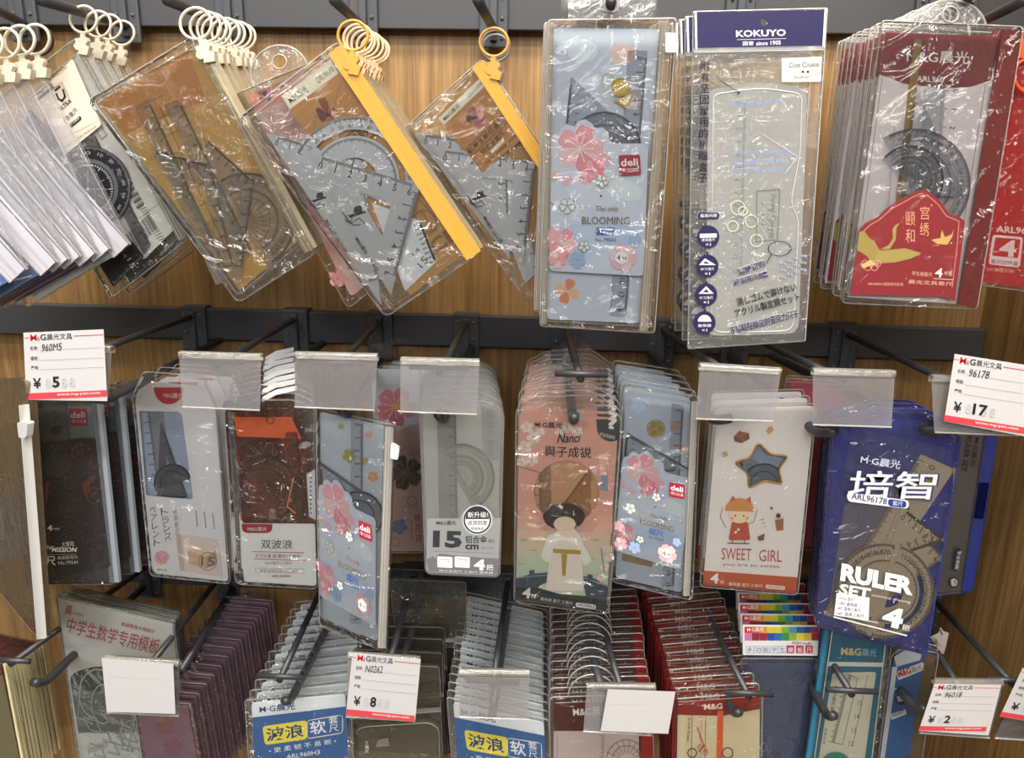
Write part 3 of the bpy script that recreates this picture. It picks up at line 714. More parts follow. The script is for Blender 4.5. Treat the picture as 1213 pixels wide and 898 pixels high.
setsquare(it, (364, 180), (497.5, 220), (463, 350), 0.0020, ALU, nh=8, hole_pts=[(422, 227), (464, 240), (453, 280)])
a = Art(it, 0.0029, 'printed_artwork'); hat_motif(a, 423, 256, 1.1); a.text('M&G晨光', (420, 283), (432, 302), '#2b2d33', 5, .02); a.text('QRL960F8', (434, 306), (446, 322), '#33353b', 4)
a.done()
ring_clip(it, (418, 42), 19, 92, YEL)
cs = it.copies(6, (446, 60), -0.11, 'zip bag with a faded peach ring', jit=0.001, rot=.6, skip=('printed_scale', 'set_square', 'protractor', 'ruler', 'printed_artwork'), suffix='behind the big yellow zip bag')
for c in cs:
    for k in c.children:
        if k.name.startswith(('hanging_ring', 'gripping_clip')):
            k.data = k.data.copy(); k.data.materials[0] = PALEYEL
        if k.name.startswith('yellow_zip'):
            k.data = k.data.copy(); k.data.materials[0] = film('#f4ecd8', .3, '#e6d6b4', .2, .3)
# pink bag with a round tab behind it
it = Item('tab_pouch', 'clear pouch with a big round hang tab behind the yellow zip bag', 'ruler set', (332, 78), -0.2037, GRPT)
it.pouch([(277, 112), (392, 64), (470, 320), (412, 366)], 0.005, WRINK, r=8)
tb = it.plate('round_tab', circ(331, 86, 34, 32, 26, 150, 375, rot=-20), -0.0005, 0.0005, film('#fafafa', .06, '#ffffff', .08, .8, 1.6, 40), holes=[circ(331, 73, 8, n=12)])
it.tube('tab_hole_rim', circ(331, 73, 8.5, n=16), 0.0006, 0.0008, RIM, True, tb)
it.tube('tab_rim', circ(331, 86, 34, 32, 26, 150, 375, rot=-20), 0.0006, 0.0008, RIM, False, tb)
o = it.plate('pink_card', rnd([(293, 112), (386, 74), (456, 318), (416, 352)], 6), -0.0018, -0.0012, M('#e9b9b4', 0.4))
a = Art(it, -0.001, 'printed_artwork', o); a.poly([(294, 112), (330, 98), (336, 120), (302, 134)], '#e8998e'); a.flower(314, 115, 8, '#6d5a70', None, 3, 20)
a.poly([(380, 80), (388, 76), (394, 96), (384, 98)], '#e06a5a')
for k, (x, y) in enumerate(((395, 290), (412, 318), (380, 262), (424, 330), (400, 330))): a.flower(x, y, 11, ['#e7a3a0', '#efc6bc'][k % 2], '#c98a4a', 5, k*17)
a.done()
# ------------------------------------------------------------------ second yellow zip bag
it = Item('ringed_bag', 'smaller looking yellow zip bag half hidden by the tall blossom pouch', 'ruler set', (585, 50), -0.162, 'yellow zip bags of metal set squares')
it.pouch([(477, 154), (572, 69), (718, 290), (626, 360)], 0.007, WRINK, r=8)
zipstrip(it, (566, 76), (708, 292), 16, YEL, 0.0022, 'yellow_zip', '#dca52a', t=0.0030)
o = it.plate('map_card', [(520, 138), (560, 84), (700, 286), (640, 334)], -0.0026, -0.0020, M('#b88a52', 0.5))
setsquare(it, (490, 157), (600, 175), (604, 308), -0.0010, ALU, 0.0, nh=6)
ruler(it, [(600, 190), (640, 318), (622, 336), (575, 215)], -0.0016, M('#c4c8cc', .4), n=8, nh=4)
setsquare(it, (511, 176), (634, 192), (620, 316), 0.0004, ALU, nh=6.5, hole_pts=[(569, 210), (607, 214), (603, 257)])
a = Art(it, 0.0014, 'printed_artwork'); hat_motif(a, 568, 236, .9); a.text('M&G晨光', (572, 258), (580, 272), '#2b2d33', 4.5, .02); a.text('QRL960F8', (582, 275), (592, 290), '#33353b', 3.5); a.done()
o = it.plate('tan_card', [(519, 140), (569, 92), (619.5, 164), (571, 204)], 0.0018, 0.0024, M('#b9854c', 0.45))
tan_card_art(it, affine([(0, 0), (1, 0), (0, 1)], [(519, 140), (569, 92), (571, 204)]), o, 0.0026, False)
ring_clip(it, (585, 50), 18, 92, YEL)
cs = it.copies(2, (587, 56), -0.12, 'grey ringed zip bag', jit=0.001, rot=.4, skip=('printed_scale', 'printed_artwork', 'tan_card', 'ruler'), suffix='behind the smaller looking yellow zip bag')
for c in cs:
    for k in c.children:
        if k.name.startswith(('hanging_ring', 'gripping_clip')): k.data = k.data.copy(); k.data.materials[0] = M('#7d7c7c', .4)
# ------------------------------------------------------------------ blossom pouches (three places)
def blossom_card(it, f, z, name='blossom_card'):
    """drawn in the frame of the tall pouch on the top rail"""
    out = [(653, 169), (655, 161), (662, 158), (664, 152), (671, 147), (681, 150), (684, 144), (693, 141), (701, 146), (705, 152), (714, 151), (721, 157), (722, 166), (727, 170),
           (764, 170), (768, 175), (762.5, 325), (758, 327), (655, 321), (651, 317)]
    out = [f(p) for p in out]
    o = it.plate(name, out, z-0.0003, z+0.0003, M('#ccd5e4', 0.4))
    a = Art(it, z+0.0005, 'printed_artwork', o, f)
    # soft sky patches
    for (x, y, r, c) in ((700, 225, 34, '#d0d9ea'), (735, 280, 26, '#b9cbe4'), (690, 285, 30, '#c2d0e6'), (742, 225, 20, '#d6e0f2'), (672, 245, 16, '#dfe0f0')):
        a.circle(x, y, r, c, r*.6, 18, 20)
    a.flower(687, 176, 30, ['#e6a3ae', '#f3b7bf', '#df97a4', '#f5c6ca', '#e8acb6'], None, 5, -72, stamen='#fbeff0')
    a.flower(704, 201, 13, ['#e98f9f', '#f0aab5'], '#fbeff0', 5, 10); a.flower(694, 211, 9, ['#e6a3ae', '#f3bfc4'], None, 5, 30)
    a.flower(716, 190, 9, '#f1b4bc', None, 5, 50); a.flower(672, 214, 7, '#f2bcc3', None, 5, 0); a.flower(657, 208, 6, '#f2bcc3', None, 5, 0)
    a.flower(666, 288, 19, ['#efa3ae', '#f4c4c9', '#ea93a3'], None, 5, -60, stamen='#fbeff0'); a.flower(661, 307, 12, ['#f0aab5', '#f5cacd'], None, 5, 20)
    a.flower(655, 278, 10, '#f1b4bc', None, 5, 60)
    a.flower(684, 308, 11, '#9fb9dc', None, 5, 20); a.flower(752, 282, 8, '#a9c3e4', None, 5, 5); a.flower(738, 305, 17, ['#f2b9c2', '#f6ced2'], None, 6, 10)
    for (x, y, r) in ((672, 244, 10), (713, 215, 8), (692, 292, 7)):
        a.flower(x, y, r, '#dfe8f4', None, 5, 18); a.flower(x, y, r, None, None, 5, 18, outline='#6b7a8c', w=.5); a.circle(x, y, 1.2, '#e9a04c', n=8)
    a.line([(650, 238), (656, 242)], 1.4, '#8fb45a')
    a.poly(rnd([(733, 184), (758, 183), (759.5, 207), (734, 208.5)], 2.5), '#a9233c')
    a.text('deli', (735.5, 197), (756, 196.3), '#f7eef0', 9, .03); a.text('得力文具', (736, 204), (757, 203.4), '#f2e2e6', 5, .01)
    a.text('The only', (704, 252), (732, 252), '#8a7350', 8, 0, .25)
    a.text('BLOOMING', (689.5, 265.5), (745.5, 266), '#7d6f58', 9)
    a.text('套尺', (705, 279), (729, 279.5), '#3f68b2', 10.5, .02); a.text('No.79543', (705, 286), (729.5, 286.3), '#5a6478', 4)
    a.poly(circ(736.5, 305, 10, n=6, rot=30), '#f6f2f4'); a.line(circ(736.5, 305, 9, n=6, rot=30), .5, '#a08c94', True)
    a.text('4', (730, 309), (735, 309), '#3e3c44', 7); a.text('件套', (736.5, 308), (743, 308), '#3e3c44', 4); a.circle(712, 232, 1.4, '#5a6478', n=8)
    a.done(); return o
ident = lambda p: p
it = Item('blossom_pouch', 'tall blossom pouch on the top rail, foremost and largest of its kind', 'ruler set', (724, 5), -0.215, 'blossom ruler pouches on the top rail')
it.pouch([(650, 24), (801, 22), (775, 394), (640, 386)], 0.010, WRINK, r=4, rim=0.0009)
tb = it.plate('hang_tab', rnd([(672, -22), (778, -22), (777, 23), (673, 23)], 4), -0.0005, 0.0005, film('#fafafa', .05, '#ffffff', .08, .9, 1.6, 40), holes=[circ(724.5, 6, 7.5, n=14)])
it.tube('tab_hole_rim', circ(724.5, 6, 8, n=16), 0.0005, 0.0009, RIM, True, tb); it.tube('tab_rim', [(672, 22), (672, -20), (777, -20), (777, 22)], 0, 0.0009, RIM, False, tb)
zipstrip(it, (788, 26), (762, 392), 10, film('#faf6f0', .4, '#efe3d4', .2, .2, 1.2), 0.004, 'clear_zip', '#d2c4b2')
zipstrip(it, (653, 26), (644, 384), 7, film('#faf6f0', .3, '#efe9df', .2, .2, 1.2), 0.004, 'ribbed_edge', '#cfc8bc')
it.plate('zip_slider', rnd([(789, 39), (802, 39), (801, 62), (788.5, 62)], 2), 0.003, 0.008, M('#f1eee6', .4))
o = it.plate('pale_blue_sheet', rnd([(656, 33), (781, 34.5), (757, 383), (648, 378)], 5), -0.003, -0.0024, M('#c2ccdc', .4))
a = Art(it, -0.0022, 'printed_artwork', o)
for (x, y, r, c) in ((738, 65, 16, '#efc9c4'), (745, 120, 14, '#efd2c8'), (690, 60, 18, '#cddcf0')): a.circle(x, y, r, c, r*.8)
a.flower(672, 345, 16, ['#e6b48c', '#d88a5c'], None, 4, 20)
a.done()
ruler(it, [(767, 60), (742, 376), (722, 374), (744, 60)], -0.0014, CLRUL, '#3b4658', n=18, nh=6, side=1, both=False)
setsquare(it, (676, 90), (668, 170), (770, 178), -0.0004, CLRUL, 0.0, '#4a5260', nh=5)
protractor(it, 716, 176, 44, 34, 0.0004, CLRUL, '#3b4250', slot=False, grid=True)
a = Art(it, 0.001, 'printed_scale')
a.ring(735, 103, 11, 3.5, '#b79a3c'); a.flower(735, 103, 9, '#c4aa4a', None, 6, 0); a.poly([(724, 116), (742, 128), (748, 108), (736, 118)], '#c9ad46'); a.ring(720, 94, 7, .8, '#c2ab58')
a.done()
blossom_card(it, ident, 0.0026)
cs = it.copies(3, (716, 10), -0.172, 'tall blossom pouch', jit=0.0010, rot=.9, skip=('printed_scale', 'set_square', 'protractor', 'ruler', 'blossom_card'), suffix='behind the foremost on the top rail')
for c in cs:
    for k in c.children:
        if k.name.startswith('pale_blue'): k.data = k.data.copy(); k.data.materials[0] = M('#e8bfae', .4)
# ------------------------------------------------------------------ dark blue header bags
it = Item('header_bag', 'long clear bag with a dark blue header lettered KOKUYO, foremost', 'ruler set', (905, 26), -0.195, 'dark blue header bags')
it.pouch([(821.5, 14), (980, 10), (953.5, 404), (815, 413)], 0.004, film('#fcfcfa', .07, '#ffffff', .05, 1.3, 1.1, 24, (1.6, 1.6, .6)), r=1.5, rim=0.0006, rimmat=M('#cfcfcc', .5))
o = it.plate('header_card', [(823, 15), (978.5, 11.5), (976, 54.5), (824, 57.5)], 0.0022, 0.0028, M('#231f4c', .4), holes=[circ(905, 26, 4.5, n=12)])
a = Art(it, 0.003, 'printed_text', o)
for p, q in (((824, 14), (825, 58)), ((978, 10.5), (975.5, 55))): a.line([p, q], 2.4, '#efeff2')
a.text('KOKUYO', (872, 44), (931, 42.5), '#f2f1f6', 8, .03); a.line([(873, 47), (931, 45.6)], .6, '#c9c8d6')
a.text('国誉', (880, 54), (893, 53.6), '#e9e8f0', 5, .01); a.text('since 1905', (896, 54), (925, 52.8), '#e9e8f0', 5, .01); a.done()
zipstrip(it, (822, 60), (976, 57), 6, film('#f2f2f0', .3, '#d8d8d6', .2, .2), 0.003, 'sealed_edge', '#b7b8ba')
bx = it.plate('frosted_case', rnd([(839, 106), (900, 96), (956, 104), (953, 200), (946, 395), (836, 398)], [10, 30, 14, 6, 14, 14]), -0.0015, 0.0015, film('#fbfbfb', .80, '#efede8', .25, .1, .8))
it.tube('case_rim', rnd([(845, 112), (900, 104), (950, 111), (948, 180), (937, 240), (946, 262), (940, 392), (842, 394)], [8, 20, 10, 6, 6, 6, 14, 14]), 0.0018, 0.0007, film('#ffffff', .5, '#f4f4f4', .2, .1, 1.0), True, bx)
a = Art(it, 0.0021, 'printed_artwork', bx)
a.text('不易裂 耐擦洗', (865, 127), (925, 123), '#8ea2cc', 6); pass
for (y, t) in ((186, '套装四件 透明耐用'), (196, '刻度清晰'), (206, '学生考试用尺')): a.text(t, (868, y), (935, y-3), '#93a4c8', 6)
a.ticks((884, 122), (879, 320), 130, 6, 1, '#777d88', .5, nums=True, nh=6, step=1)
a.line([(905, 160), (945, 186), (930, 205)], 1.2, '#aab0ba')
for k in range(16): a.line([(866+k*2, 150+k*2.4), (872+k*2, 145+k*2.4)], .6, '#9097a4')
a.ring(880, 290, 40, .7, '#a2a7b0', n=30); a.ring(880, 290, 30, .7, '#a2a7b0', n=30)
for k in range(24):
    an = math.radians(k*15); a.line([(880+8*math.cos(an), 290+8*math.sin(an)), (880+28*math.cos(an), 290+28*math.sin(an))], .4, '#a5aab2')
for (x, y, r) in ((874, 246, 9), (890, 262, 8), (868, 268, 7), (896, 285, 8), (880, 250, 6)): a.ring(x, y, r, 1.6, '#b4b8a0')
a.line([(897, 226), (924, 224), (921, 284), (896, 286)], .9, '#6a6f66', True)
for k in range(6): a.circle(905+(k % 2)*7, 240+k*6, 2.2, '#8a8f86', n=8)
a.text('Pastel Cookie', (914, 230), (912, 282), '#6e7468', 6)
for j in range(3):
    for k in range(8): a.circle(926+k*4.0, 312-k*1.5+j*8+(k % 2)*2, 1.7, '#8b93a6', n=8)
a.line([(922, 300), (957, 290)], .7, '#8b93a6'); a.done()
a = Art(it, 0.0034, 'printed_text')
DK = '#1d1b3a'
a.vtext('附有坚固耐用的树脂盒子', (835.5, 72), (832.5, 218), '#14132a', 10.5, .05)
a.poly(rnd([(827, 252), (852, 252), (852, 259), (827, 259.5)], 3), '#26224a'); a.text('套装内容', (829.5, 257.6), (849.5, 257.3), '#f2f2f6', 4.2, .01)
for k, (x, y, t, u_) in enumerate(((839, 280.5, '波浪直尺', 0), (838, 315, '60°三角尺', 1), (836.5, 349, '45°三角尺', 1), (834.6, 382, '量角器', 2))):
    a.circle(x, y, 13, '#26224a', 13.5, 28)
    if k == 0: a.poly([(x-10, y-3.5), (x+10, y-4), (x+10, y+.8), (x-10, y+1.2)], '#f4f4f6')
    elif k < 3:
        if k == 1: a.poly([(x-10, y-1), (x-3, y-9), (x+10, y-1)], '#f4f4f6'); a.poly([(x-5, y-2.5), (x-2.5, y-5.6), (x+3, y-2.5)], '#26224a')
        else: a.poly([(x-9, y-1), (x, y-10), (x+9, y-1)], '#f4f4f6'); a.poly([(x-4, y-2.5), (x, y-6.5), (x+4, y-2.5)], '#26224a')
    else: a.poly(circ(x, y-1, 8, n=14, a0=180, a1=360), '#f4f4f6')
    a.text(t, (x-8, y+5.5), (x+8, y+5.3), '#e9e9f0', 3.6, .01); a.text('×1', (x-3, y+11), (x+3, y+10.9), '#e9e9f0', 3.6, .01)
    if k < 3: a.text(['1', '1', '1'][k], (x-2, y+21), (x, y+21), DK, 3)
a.line([(848, 92), (875, 109.5)], .8, DK); a.circle(875, 110, 1.6, DK, n=8)
a.ring(923.5, 294.5, 14, 1.1, DK, 9); a.line([(914, 301), (908, 312)], .9, DK)
def outl(t, p, q, h):
    a.text(t, p, q, '#d9d9dc', h+.8, .05); a.text(t, p, q, '#1c1950', h, .05)
outl('易辨识的', (876, 327), (907, 316), 9); outl('波浪形刻度', (869, 339), (911, 328), 8)
a.text('消しゴムで溶けない', (874, 363), (944.5, 344), '#1a1822', 10, .04); a.text('アクリル製定規セット', (872, 376.5), (948, 356), '#1a1822', 10, .04)
outl('不易粘黏橡皮的亚克力尺子', (866, 397), (947, 375.5), 10); a.done()
o = it.plate('white_sticker', [(925.5, 69), (973.5, 67), (972.5, 97), (926, 97.5)], 0.0036, 0.0042, M('#d2d0c8', .5))
a = Art(it, 0.0044, 'printed_text', o); a.text('Cute Cookie', (934, 80), (970, 79), '#44464e', 6, 0, .2); a.circle(951, 85, 1.6, '#2c2e36', n=8); a.circle(957, 85, 1.6, '#2c2e36', n=8)
a.text('RULER SET', (941, 93), (960, 92.5), '#66686e', 3); a.line([(925.8, 97), (972.5, 96.5)], .5, '#9a9a98'); a.line([(926, 69), (926, 97)], .5, '#9a9a98'); a.done()
it.copies(3, (872, 38), -0.105, 'clear bag with a dark blue header', jit=0.001, rot=.5, skip=('white_sticker',))
# ------------------------------------------------------------------ red zip pouches with a crane
it = Item('crane_pouch', 'clear pouch with a red arched card showing a golden crane, foremost', 'ruler set', (1127, 14), -0.22, 'red zip crane pouches')
it.pouch([(1045, 24.5), (1212, 32), (1157, 366), (997.5, 359)], 0.006, WRINK, r=5, rim=0.0008)
tb = it.plate('round_tab', circ(1126, 34, 42, 34, 30, 180, 360), -0.0005, 0.0005, film('#fafafa', .06, '#ffffff', .08, .8, 1.6, 40), holes=[circ(1126, 17, 9, n=14)])
it.tube('tab_hole_rim', circ(1126, 17, 9.5, n=16), 0.0005, 0.0009, RIM, True, tb); it.tube('tab_rim', circ(1126, 34, 42, 34, 30, 180, 360), 0, 0.0009, RIM, False, tb)
zipstrip(it, (1199, 36), (1146, 363), 22, M('#8e2a28', .4), 0.0012, 'red_zip', '#a5211f', t=0.0028)
o = it.plate('white_card', [(1049, 38), (1186, 44), (1134, 360), (1004, 352)], -0.0022, -0.0016, M('#ded6d8', .4))
a = Art(it, -0.0014, 'printed_artwork', o)
a.poly([(1049, 38), (1186, 44), (1174, 95), (1150, 103), (1116, 105), (1070, 99), (1041.5, 88)], '#7c2c30')
a.line([(1045, 92), (1022, 262)], .5, '#55484c'); a.line([(1168, 96), (1142, 262)], .5, '#55484c')
a.text('M&G晨光', (1074, 74), (1148, 76), '#efe0de', 15, .03); a.text('ARL960', (1086, 96.5), (1118, 98), '#efe0de', 7, .01); a.text('4', (1124, 98), (1130, 98.4), '#efe0de', 7, .01)
a.done()
gm = film('#e8d8a0', .35, '#d2b878', .15, .2, 1.2)
o = it.plate('ruler', [(1083, 46), (1092, 46.5), (1062, 330), (1052, 329)], -0.0008, 0.0002, gm)
a = Art(it, 0.0004, 'printed_scale', o); a.ticks((1061, 150), (1050, 290), 60, 5, 1, '#6a5c48', .5); a.done()
ruler(it, [(1118, 100), (1100, 330), (1078, 328), (1096, 98)], -0.0004, CLRUL, '#3a3d46', n=10, nh=6, side=-1)
setsquare(it, (1086, 104), (1062, 232), (1144, 236), 0.0004, CLRUL, 0.0, '#3a3d46', nh=5)
protractor(it, 1084, 218, 66, 62, 0.0010, CLRUL, '#30333c', slot=False, grid=True, nh=5)
protractor(it, 1078, 212, 40, 42, 0.0016, CLRUL, '#30333c', slot=False, grid=True, nh=5)
out = [(1018, 273), (1026, 264), (1040, 257), (1050, 247), (1064, 238), (1080, 230), (1091.7, 224), (1103, 229), (1116, 240), (1124, 253), (1136, 257), (1143, 262), (1142, 275), (1131, 357), (1120, 352), (1007, 349)]
o = it.plate('arched_red_card', out, 0.0024, 0.0030, M('#822a2e', .4))
a = Art(it, 0.0032, 'printed_artwork', o)
a.line([(1022, 275), (1030, 267), (1042, 260), (1054, 249), (1068, 241), (1082, 233), (1091, 229), (1102, 234), (1112, 243), (1121, 256), (1136, 262), (1134, 290), (1128, 340)], .6, '#d79a8a')
GC = '#94834a'
a.poly([(1018, 274), (1026, 279), (1037, 288), (1042, 297), (1054, 296), (1072, 294), (1092, 300), (1080, 306), (1060, 311), (1042, 312), (1030, 308), (1022, 292)], GC)
a.poly([(1018, 274), (1024, 274), (1040, 296), (1036, 309), (1015, 296)], '#8c7c46'); a.poly([(1042, 296), (1053, 290), (1058, 282), (1057, 272), (1060, 267), (1066, 264), (1062, 270), (1061, 284), (1054, 295)], GC)
a.poly([(1030, 308), (1020, 314), (1022, 318), (1038, 312)], '#c0a866')
a.poly([(1103, 284), (1114, 282), (1116, 272), (1119, 281), (1127, 278), (1130, 271), (1128, 281), (1122, 290), (1110, 289)], '#b8935a')
for k in range(5): a.ring(1024+k*4, 312+(k % 2)*5, 4, .6, '#d7a58c', n=10)
a.vtext('宫绣', (1096, 243), (1095, 282), '#c98f70', 11); a.vtext('颐和', (1079, 250), (1078, 290), '#c98f70', 11)
a.text('4', (1107, 328), (1116, 329), '#e6cfc2', 11, .02); a.text('件套', (1118, 326), (1128, 327), '#d7b5a6', 5); a.line([(1106, 330), (1129, 331.5)], .6, '#e6cfc2')
a.text('学生用套尺', (1080, 326), (1104, 328), '#d7a58c', 5); a.text('ARL960L4 宫廷系列文具', (1028, 338), (1070, 339), '#d7a58c', 4); a.text('晨光文具套尺', (1076, 336), (1128, 339), '#d9a890', 5); a.done()
it.copies(8, (1060, 40), -0.085, 'red zip crane pouch with a round tab', jit=0.0015, rot=1.0, skip=('set_square', 'protractor', 'ruler', 'printed_scale'))
# ------------------------------------------------------------------ scarlet pouch cut by the picture edge
it = Item('scarlet_pouch', 'glossy scarlet pouch with a boxed white 4 beside the end panel', 'ruler set', (1240, 20), -0.20, 'scarlet pouches')
it.pouch([(1208, 34), (1300, 40), (1262, 352), (1158, 337)], 0.006, film('#fff4f2', .02, '#ffd8d0', .05, .9, 1.0, 24, (2, 2, .5)), r=4)
o = it.plate('scarlet_card', [(1211, 40), (1296, 46), (1258, 346), (1162, 334)], -0.001, 0.0, M('#c0141c', .35))
a = Art(it, 0.0002, 'printed_artwork', o)
a.text('ARL960', (1180, 275), (1222, 278), '#f4e9e8', 8, .03)
a.poly(rnd([(1176, 278), (1212, 281), (1208, 317), (1171, 313)], 4), '#f4eeee'); a.poly(rnd([(1179, 281), (1209, 283.5), (1206, 306), (1175, 303)], 2), '#c0141c')
a.text('4', (1183, 303), (1203, 305), '#f6f0f0', 20, .04); a.text('套尺四件套', (1173.5, 312), (1206, 315.5), '#7c1216', 5.5, .01); a.text('UV油墨印刷', (1169, 321), (1201, 324), '#e9b8b4', 5); a.done()
sl = it.plate('orange_slider', rnd([(1196, 50), (1202, 45), (1216, 46), (1214, 69), (1195, 67)], 2), 0.003, 0.008, M('#e2561f', .35))
it.tube('orange_hook_ring', circ(1218, 90, 17, 20, 16, 60, 300, rot=-10), 0.006, 0.0016, M('#e2561f', .35))
# ================================================================== goods on the middle rail
# ------------------------------------------------------------------ brown tinted pouch with white slider, cut by the picture edge
it = Item('zip_pouch', 'smoky brown clear pouch with a white slider at the picture edge', 'ruler set', (10, 450), -0.232, 'smoky zip pouches', yaw=-38)
it.pouch([(-40, 452), (30, 448), (51.5, 760), (38, 748), (-6, 695)], 0.008, film('#e4dccc', .22, '#a8967c', .1, .5, 0.8), r=8)
zipstrip(it, (26, 480), (47.5, 757), 8, M('#e9e7e2', .4), 0.005, 'white_zip_edge', '#c9c7c0', t=0.003)
it.plate('white_slider', rnd([(20, 500), (33, 500), (31, 519), (22, 519)], 3), 0.006, 0.011, M('#f4f2ee', .4))
o = it.plate('tan_card', [(-38, 520), (16, 500), (30, 700), (-10, 700)], -0.002, -0.001, M('#8f7a5c', .5))
a = Art(it, 0, 'printed_artwork', o); a.poly([(-30, 600), (4, 600), (6, 640), (-30, 640)], '#b8a07c'); a.text('CM', (0, 570), (14, 566), '#d8d0c0', 7); a.done()
it = Item('blue_packet', 'narrow pale blue packet peeping out at the picture edge', 'ruler set', (2, 574), -0.15, 'smoky zip pouches')
it.pouch([(-60, 570), (9, 574), (11, 674), (-58, 676)], 0.003)
o = it.plate('pale_card', [(-58, 574), (8, 577), (9, 670), (-56, 672)], -0.001, 0, M('#a9c3da', .5))
a = Art(it, 0.0003, 'printed_artwork', o); a.poly([(-58, 574), (8, 577), (8, 590), (-58, 588)], '#d9a48c'); a.text('3', (2, 618), (6, 618), '#33353b', 8)
for k in range(5): a.circle(-2+k % 2*6, 632+k*8, 2.4, '#cf9a90', n=8)
a.done()
# ------------------------------------------------------------------ black and red plate pouches
it = Item('ruler_pouch', 'pouch showing a black plate with red lines and a round hole', 'ruler set', (76, 474), -0.20, 'pouches with dark red plates', yaw=-6)
it.pouch([(33, 474), (112, 474), (134, 692), (43, 692)], 0.006, film('#f6f6f6', .03, '#ffffff', .07, .7, 1.1), r=3)
it.plate('white_side_edge', [(109, 476), (119, 476), (141, 690), (130, 690)], -0.003, 0.001, M('#98a0a9', .35))
o = it.plate('backing_card', [(36, 478), (112, 478), (132, 688), (45, 688)], -0.002, -0.0014, M('#3b332a', .4))
a = Art(it, -0.0012, 'printed_artwork', o)
a.poly([(36, 478), (112, 478), (116, 520), (38, 530)], '#7d8b93'); a.poly([(36, 478), (80, 478), (84, 520), (38, 530)], '#5e655f')
for (x, y, r) in ((48, 481, 3.5), (64, 489, 1.5), (66, 510, 6), (40, 508, 5)): a.circle(x, y, r, '#23241f', n=12)
a.ring(72, 498, 8, .7, '#2a2c2a', n=12); a.ring(70, 500, 5, .7, '#2a2c2a', n=12); a.line([(78, 480), (82, 522)], .6, '#2d3336')
a.poly([(81, 484), (103, 484), (104.5, 504), (83, 504.5)], '#a9233c'); a.text('deli', (83.5, 495.5), (101, 495), '#f3e8ea', 7.5, .03); a.text('得力文具', (84.5, 501.5), (102.5, 501), '#ecd9dd', 4, .01)
a.poly([(42, 560), (60, 556), (72, 680), (48, 684)], '#54421f'); a.done()
pl = it.plate('dark_plate', rnd([(44, 526), (60, 522), (70, 523), (90, 519), (112, 519), (131, 672), (66, 684), (56, 600)], 4), 0.0002, 0.0012, M('#260c08', .2, .6), holes=[circ(66, 553, 17, 15, 18)])
a = Art(it, 0.0014, 'etched_lines', pl); random.seed(3)
for k in range(26):
    x, y = random.uniform(66, 114), random.uniform(530, 662); r = random.uniform(5, 13)
    a.ring(x, y, r, .8, random.choice(['#8a2a16', '#6b1c10', '#a83a1c', '#5a160c']), a0=random.uniform(0, 180), a1=random.uniform(200, 360), n=12)
    if k % 3 == 0: a.ring(x, y, r*.7, .8, '#7a2412', a0=20, a1=200, n=10)
for k in range(7): a.line([(60+k*7, 527), (66+k*7, 534+k % 3*4)], .7, '#9c3018')
a.poly([(98, 572), (110, 562), (114, 566), (106, 574), (104, 590), (99, 586)], '#8f2c18'); a.poly([(53, 575), (58, 568), (57, 590), (54, 600)], '#a8571c')
a.done()
a = Art(it, 0.0034, 'printed_text')
a.text('4', (56, 629), (62, 629), '#dcdcd4', 7, .02); a.text('件套装', (62.5, 628), (70.5, 628), '#b9b7ab', 3)
a.text('DARING', (42, 649), (64, 652), '#dedcd6', 5, .02); a.text('MISSION', (61, 654), (90, 654), '#dedcd6', 5.5, .02, .2); a.text('大冒险', (73, 648), (88, 647), '#c9c7bf', 6)
a.line([(42, 657), (90, 657)], .4, '#a8a69c'); a.text('套尺', (43, 670), (66, 670), '#e6e4dc', 11.5, .03); a.text('高透亚克力', (68, 663), (92, 662), '#b9b7ab', 4); a.text('No.79541', (69, 669), (92, 668), '#b9b7ab', 4)
a.vtext('DARING', (35.5, 540), (43, 625), '#6d6757', 7)
a.text('SMILE', (42, 522), (50, 545), '#33302a', 3); a.done()
cs = it.copies(4, (176, 452), -0.105, 'grey edged pouch with a dark red plate', jit=0.0005, rot=.3, skip=('printed_text',))
for c in cs: pass
# ------------------------------------------------------------------ white card with a rectangular window
it = Item('ruler_pouch', 'white carded ruler pouch with a pale window and a small room picture', 'ruler set', (206, 450), -0.185, 'white window cards')
it.pouch([(157, 470), (170, 440), (240, 446), (257, 490), (273, 692), (178, 682)], 0.006, WRINK, r=6)
out = rnd([(160, 476), (164, 462), (180, 452), (244, 458), (255, 484), (270.5, 689), (181, 679)], [4, 4, 4, 6, 4, 5, 7])
win = rnd([(165, 487), (215, 488), (229, 592), (173, 587)], [2, 6, 5, 3])
o = it.plate('white_card', out, 0.0004, 0.001, M('#dfdde0', .4), holes=[win])
it.plate('back_sheet', rnd([(162, 480), (222, 480), (234, 600), (170, 594)], 3), -0.0028, -0.0022, M('#a4b2cc', .5))
ruler(it, [(176, 484), (190, 590), (206, 591), (192, 484)], -0.0016, GRYRUL, '#4c525c', n=8, nh=4)
setsquare(it, (190, 500), (222, 590), (186, 588), -0.001, M('#5a5e66', .3), .4, '#2c2e34', nh=3)
protractor(it, 204, 572, 22, -20, -0.0004, M('#4c5058', .3), '#23252b', slot=False)
a = Art(it, 0.0012, 'printed_artwork', o)
a.poly(circ(200, 459, 18, 20, 20, 0, 180), '#c22f30'); a.text('M&G晨光', (193, 471.5), (216, 472), '#f4e4e0', 6.5, .02)
a.vtext('トランス', (193.5, 602), (199, 641), '#55565c', 8); a.vtext('ペアレント', (180, 599), (186, 648), '#55565c', 7.5); a.line([(190, 602), (197, 642)], .4, '#77787c')
a.vtext('洞洞套尺', (206, 602), (210, 634), '#8f9096', 4.5)
for k in range(3):
    for j in range(7): a.circle(232+k*10+j*.3, 606+j*2.8+k*1.4, .9, '#55565c', n=6)
